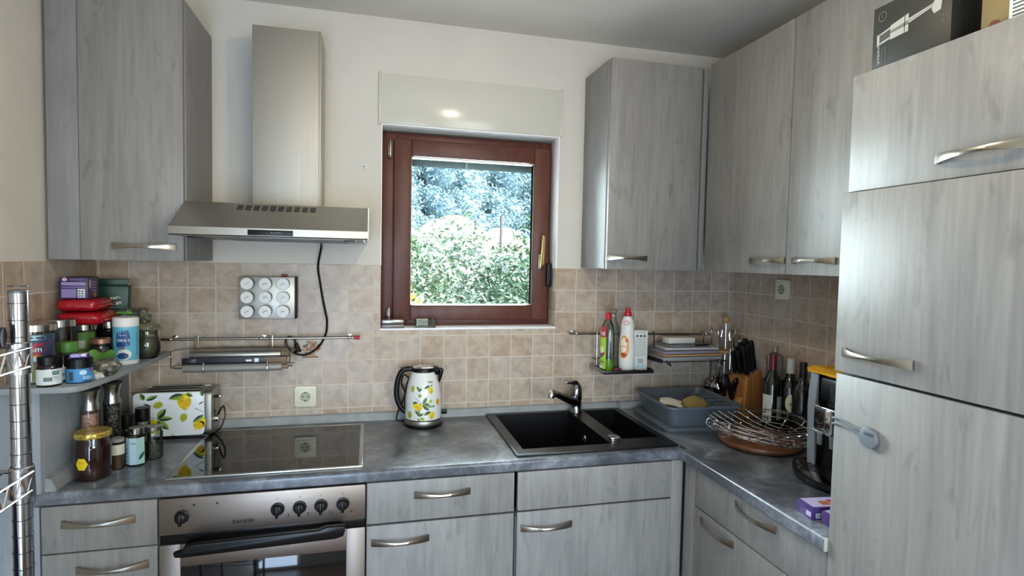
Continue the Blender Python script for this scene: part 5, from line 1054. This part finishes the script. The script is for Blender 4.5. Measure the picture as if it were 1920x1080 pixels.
b.add([(1.9252, -1.353+(r_)*math.cos(2*PI*k/28), 2.160+r_*math.sin(2*PI*k/28)) for r_ in (.0095, .011) for k in range(28)], [(k, (k+1) % 28, 28+(k+1) % 28, 28+k) for k in range(28)], GJ)
b.text('Ambiano', .0125, lambda x, y: (1.9250, -1.345-.002+y*-1, 2.048+.028+x), GI); b.text('STABMIXER-SET', .0052, lambda x, y: (1.9250, -1.3555-y, 2.071+x), GJ); b.text('HAND BLENDER SET', .0045, lambda x, y: (1.9250, -1.364-y, 2.068+x), GJ); b.text('1200 W', .006, lambda x, y: (1.9250, -1.4985-y, 2.098+x), GJ)
part('print', b, t, True)
t = thing('flower_carton', 'gold and floral carton at the top right corner of the view', 'box', (2.0, -1.64, 2.0375)); b = MB(); b.box(1.945, 2.10, -1.720, -1.560, 2.0375, 2.24, mat('gold_carton', '7d6a3e', .45), .001); part('carton', b, t, True)
b = MB(); b.shape(rectshape(-.030, 0.004, 2.04, 2.24, 4), lambda x, y: (1.9444, -1.615+x, y), mat('label_offwhite'), 1)
for k in range(9): b.shape(rectshape(-.026, -.002, 2.048+k*.007, 2.051+k*.007, 1), lambda x, y: (1.9442, -1.615+x, y), INK, 1)
for (y_, z_) in ((-1.585, 2.052), (-1.648, 2.057)): b.shape([(y_+.010*math.cos(i*PI/6), z_+.010*math.sin(i*PI/6)) for i in range(12)], lambda x, y: (1.9441, x, y), mat('flower_red', '6a1c22', .5), 1)
part('print', b, t, True)
# sill things
t = thing('clear_dish', 'small clear glass dish on the window sill', 'dish', (1.020, .025, wz0+.0045)); b = MB(); o1 = rrect(-.042, .042, -.026, .026, .006); b.prism(o1, 2, 0, .006, GLASS, .001)
n_ = len(o1); b.add([(p[0]*k, p[1]*k, z) for k, z in ((1, .005), (1.04, .034), (.94, .034), (.9, .008)) for p in o1], [(j*n_+i, j*n_+(i+1) % n_, (j+1)*n_+(i+1) % n_, (j+1)*n_+i) for j in range(3) for i in range(n_)], GLASS, True); part('dish', b, t)
b = MB(); b.box(-.046, .046, -.026, .030, 0, .016, mat('stone_grey', '6c655e', .35, .4), .002); b.box(-.046, .046, -.026, .030, .018, .036, mat('stone_silver', '8e8b88', .25, .7), .003); solo('metal_box', b, 'flat grey metal box on the left end of the window sill', 'box', (.882, .022, wz0+.0045))
# chrome rack with post in the left foreground
t = thing('wire_shelving', 'chrome wire shelving with a ringed post in the left foreground', 'shelving', (.04, -1.64, 0)); px_, py_ = .272, -1.435
for (x, y) in ((px_, py_), (-.16, py_), (px_, -1.85), (-.16, -1.85)):
    b = MB(); b.tube([(x, y, 0), (x, y, 1.520)], .0125, mat('post_chrome', 'a2a2a4', .1, 1), 24)
    for k in range(60): b.tube([(x, y, .03+k*.0254-.0006), (x, y, .03+k*.0254+.0006)], .01295, mat('groove_dark', '3a3a3c', .3, .8), 20)
    b.cyl((x, y, 1.518), .0128, .005, mat('post_cap', '5c5c5c', .4, .5), 20, .001); part('post', b, t, True)
for z in (1.435, 1.245, .95, .55, .15):
    b = MB()
    for (x, y) in ((px_, py_), (-.16, py_), (px_, -1.85), (-.16, -1.85)):
        b.lathe([(.0128, -.028), (.0165, -.028), (.0155, .018), (.0135, .020)], mat('collar_chrome', '9a9a9c', .2, 1), 24, c=(x, y, z-.01)); 
    for dz in (0, -.028):
        b.tube([(px_+.014, py_, z+dz), (px_+.014, -1.85, z+dz)], .0019, CHROME, 8); b.tube([(-.174, py_, z+dz), (-.174, -1.85, z+dz)], .0032, CHROME, 8)
        b.tube([(-.16, py_+.004, z+dz), (px_, py_+.004, z+dz)], .0032, DARKCHROME, 8); b.tube([(-.16, -1.854, z+dz), (px_, -1.854, z+dz)], .0032, CHROME, 8)
    for k in range(14):
        y0_ = py_-k*.030; b.tube([(px_+.014, y0_, z), (px_+.014, y0_-.015, z-.028), (px_+.014, y0_-.030, z)], .0014, CHROME, 6)
    for k in range(16): x = -.15+k*.0265; b.tube([(x, py_+.004, z), (x, -1.854, z)], .0022, CHROME, 6)
    part('wire_shelf', b, t, True)
b = MB(); b.tube([(.272-.005, -1.462, 1.455), (.10, -1.50, 1.456), (-.10, -1.52, 1.456)], [.0150, .0165, .0165], mat('dark_brown_wood', '1c1512', .45), 14, smooth=4); solo('rolling_pin', b, 'dark brown rod lying on the top wire shelf at the left edge', 'rod', (.1, -1.5, 1.439), W=True)
bag('navy_bag', 'navy blue cloth bag on the wire shelving at the left edge', 'bag', .135, -1.49, .9545, .105, .045, .125, mat('navy_cloth', '141b33', .8), None, 21)
bag('navy_bag', 'white edged navy bag on the lower wire shelf at the left edge', 'bag', .135, -1.50, .5545, .10, .05, .16, mat('white_cloth', '8c96a8', .8), None, 23)
# ceiling lamp
t = thing('ceiling_lamp', 'small warm ceiling lamp above the kitchen, seen mirrored in the shutter box', 'lamp', (1.16, -1.35, HZ-.001)); b = MB(); b.lathe([(.001, 0), (.06, -.001), (.058, -.015), (.02, -.02), (.001, -.02)], WHITE, 28); b.tube([(0, 0, -.02), (0, 0, -.17)], .004, WHITE, 8); part('ceiling_rose', b, t)
b = MB(); b.lathe([(.014, -.16), (.05, -.175), (.075, -.20)], mat('lamp_shade', 'd8d2c0', .5), 32); part('lamp_shade', b, t)

# ================================================================ OUTSIDE
GR = mat('grass', '5c7040', .9); FARG = mat('hill_ground', '5a6b52', .95)
def hill_h(x, y):
    if y < 30: return -1.2+(y-2)*.03
    r_ = (y-30)/100; r_ = max(0, r_); base = 5.2*min(1, (y-30)/25) if False else 0
    hh = -.4+(38-.16*max(0, x-8)*1.3)*(1-math.exp(-max(0, y-62)/55)) if y > 62 else -.4
    return hh+1.5*noise.noise(Vector((x*.03, y*.03, 0)))*(1 if y > 62 else .2)
b = MB()
def terr(u, v): x = -70+u*190; y = 1.5+(v**1.6)*190; return Vector((x, y, hill_h(x, y)))
b.grid(terr, 60, 60, FARG, True); o = b.build('ground'); o['kind'] = 'structure'
LV = [mat('foliage_'+c_, c_, .6, spec=.3) for c_ in ('5f7a5a', '7a8f74', '5a7c6a', '95a48a', 'b0b8a6')]
HAZE_LV = [mat('foliage_'+c_, c_, .6, spec=.3) for c_ in ('8aa0a4', '94abb0', '7d9599', 'a0b4b6')]  # pale blue distance haze mixed into the hill tree leaf colours
def cloud(name, n, sx, sy, sz, leaf_s, mats, seed, squash=.25, core=None):
    rr = random.Random(seed); vs = []; fs = []; mi = []; b = MB(); data = {m: ([], []) for m in mats}
    for k in range(n):
        while True:
            p = Vector((rr.uniform(-1, 1), rr.uniform(-1, 1), rr.uniform(-1, 1)))
            if .45 < p.length < 1: break
        nn = p.normalized(); bumpy = 1+.28*noise.noise(nn*2.2+Vector((seed, 0, 0)))+.15*noise.noise(nn*5+Vector((0, seed, 0)))
        p = Vector((p.x*sx*bumpy, p.y*sy*bumpy, sz+p.z*sz*bumpy)); s = leaf_s*rr.uniform(.6, 1.3); e = mathutils.Euler((rr.uniform(-1, 1), rr.uniform(-1, 1), rr.uniform(0, 6.3))).to_matrix()
        v_, f_ = data[mats[rr.randrange(len(mats))]]; o_ = len(v_)
        for q in ((-1, 0, 0), (0, -.45, .1), (1, 0, 0), (0, .45, .1)): v_.append(p+e @ (Vector(q)*s))
        f_.append((o_, o_+1, o_+2, o_+3))
    for m_ in mats: b.add(data[m_][0], data[m_][1], m_, False)
    if core: b.sphere((0, 0, sz), .72, core, 16, (sx/1, sy/1, sz/1))
    return b
shr = []
specs = [(-.6, 6.6, 3.2), (1.0, 6.2, 3.3), (2.2, 6.8, 3.35), (3.4, 6.3, 3.2), (4.6, 6.9, 3.4), (-2.2, 6.8, 3.3), (6.1, 6.6, 3.2), (7.8, 7.0, 3.3)]
SL = ['pale leafy shrub at the left edge seen through the window', 'silvery green shrub in the left half of the window view', 'tall silvery shrub filling the middle of the window view', 'green tinged shrub at the right of the window view', 'dark green shrub at the right edge of the window view', 'leafy shrub outside, hidden left of the window opening', 'leafy shrub outside, hidden right of the window opening', 'leafy shrub outside, far right of the window opening']
pm = None
for i, ((x, y, h), lb) in enumerate(zip(specs, SL)):
    ms = ([LV[4], LV[3], LV[1], LV[2]], [LV[4], LV[3], LV[0]], [LV[4], LV[4], LV[3], LV[1]], [LV[1], LV[0], LV[3]], [LV[0], LV[2], LV[1]])[min(i, 4)]
    o = cloud('garden_shrub', 9000, 1.05, .8, h/2, .055, ms, i+3).build('garden_shrub'); o.location = (x, y, -1.12); tag(o, lb, 'shrub', 'shrubs in the garden')
YF_ = mat('yellow_foliage', 'c9b54a', .6); o = cloud('flowering_bush', 1800, .45, .4, .55, .06, [YF_, mat('yellow_foliage2', 'd8c878', .6), LV[3]], 33).build('flowering_bush'); o.location = (1.05, 4.6, .15); tag(o, 'yellow leaved bush low at the left of the window view', 'bush')
PL2 = mat('plaster_house', 'dad6cc', .8); RF = mat('roof_pale', 'c2a898', .8); PN = mat('house_window', '4a545c', .3)
def house(label, x, y, w_, d_, h, rz):
    t = thing('house', label, 'house', (x, y, hill_h(x, y)-.2), rz); b = MB(); b.box(-w_/2, w_/2, -d_/2, d_/2, 0, h, PL2); part('wall', b, t); b = MB(); b.prism([(-w_/2-.6, h), (w_/2+.6, h), (w_*.12, h+1.9), (-w_*.12, h+1.9)], 1, -d_/2-.5, d_/2+.5, RF, smooth=False); part('roof', b, t)
    for k in range(3):
        xx = -w_/2+w_*(k+.5)/3; b = MB(); b.box(xx-.5, xx+.5, -d_/2-.03, -d_/2+.02, h-1.9, h-.8, PN); part('window', b, t)
house('white house with a hipped roof below the wooded hill, left of the pole', 7.6, 49, 5.6, 6, 3.9, .1); house('long low pale house at the foot of the hill behind the pole', 12.8, 51, 6.5, 7, 3.1, -.12); house('distant pale house at the left edge of the window view', 3.2, 52, 3.2, 6, 3.6, .05)
b = MB(); b.tube([(8.95, 33, -.6), (8.95, 33, 4.5)], .09, mat('pole_wood', '5c534c', .8), 10); solo('utility_pole', b, 'thin dark utility pole in front of the pale houses', 'pole', (8.95, 33, -.6), W=True)
base = [cloud('hill_tree', 2200, 3.4, 3.4, 3.6, .34, [HAZE_LV[k % 4], HAZE_LV[(k+1) % 4], HAZE_LV[(k+2) % 4]], 50+k, core=HAZE_LV[2]).build('hill_tree') for k in range(3)]
for o in base: o.location = (0, 0, -100)
rr = random.Random(11); k = 0; y = 57
while y < 165:
    st = .066*y
    for col in range(-1, 8):
        x = y*(-.02)+(col+.5*(k % 2))*st+rr.uniform(-.1, .1)*st; yy_ = y+rr.uniform(-.06, .06)*st
        o = base[k % 3] if k < 3 else base[k % 3].copy()
        if k >= 3: C.objects.link(o)
        s = st*.5/3.4*rr.uniform(.85, 1.1); o.location = (x, yy_, hill_h(x, yy_)-.3); o.scale = (s, s, s*rr.uniform(1.0, 1.3)); o.rotation_euler = (0, 0, rr.uniform(0, 6.3)); tag(o, 'round crowned tree in the haze tinted wood on the hillside beyond the houses', 'tree', 'trees on the hillside'); k += 1
    y += st*.85
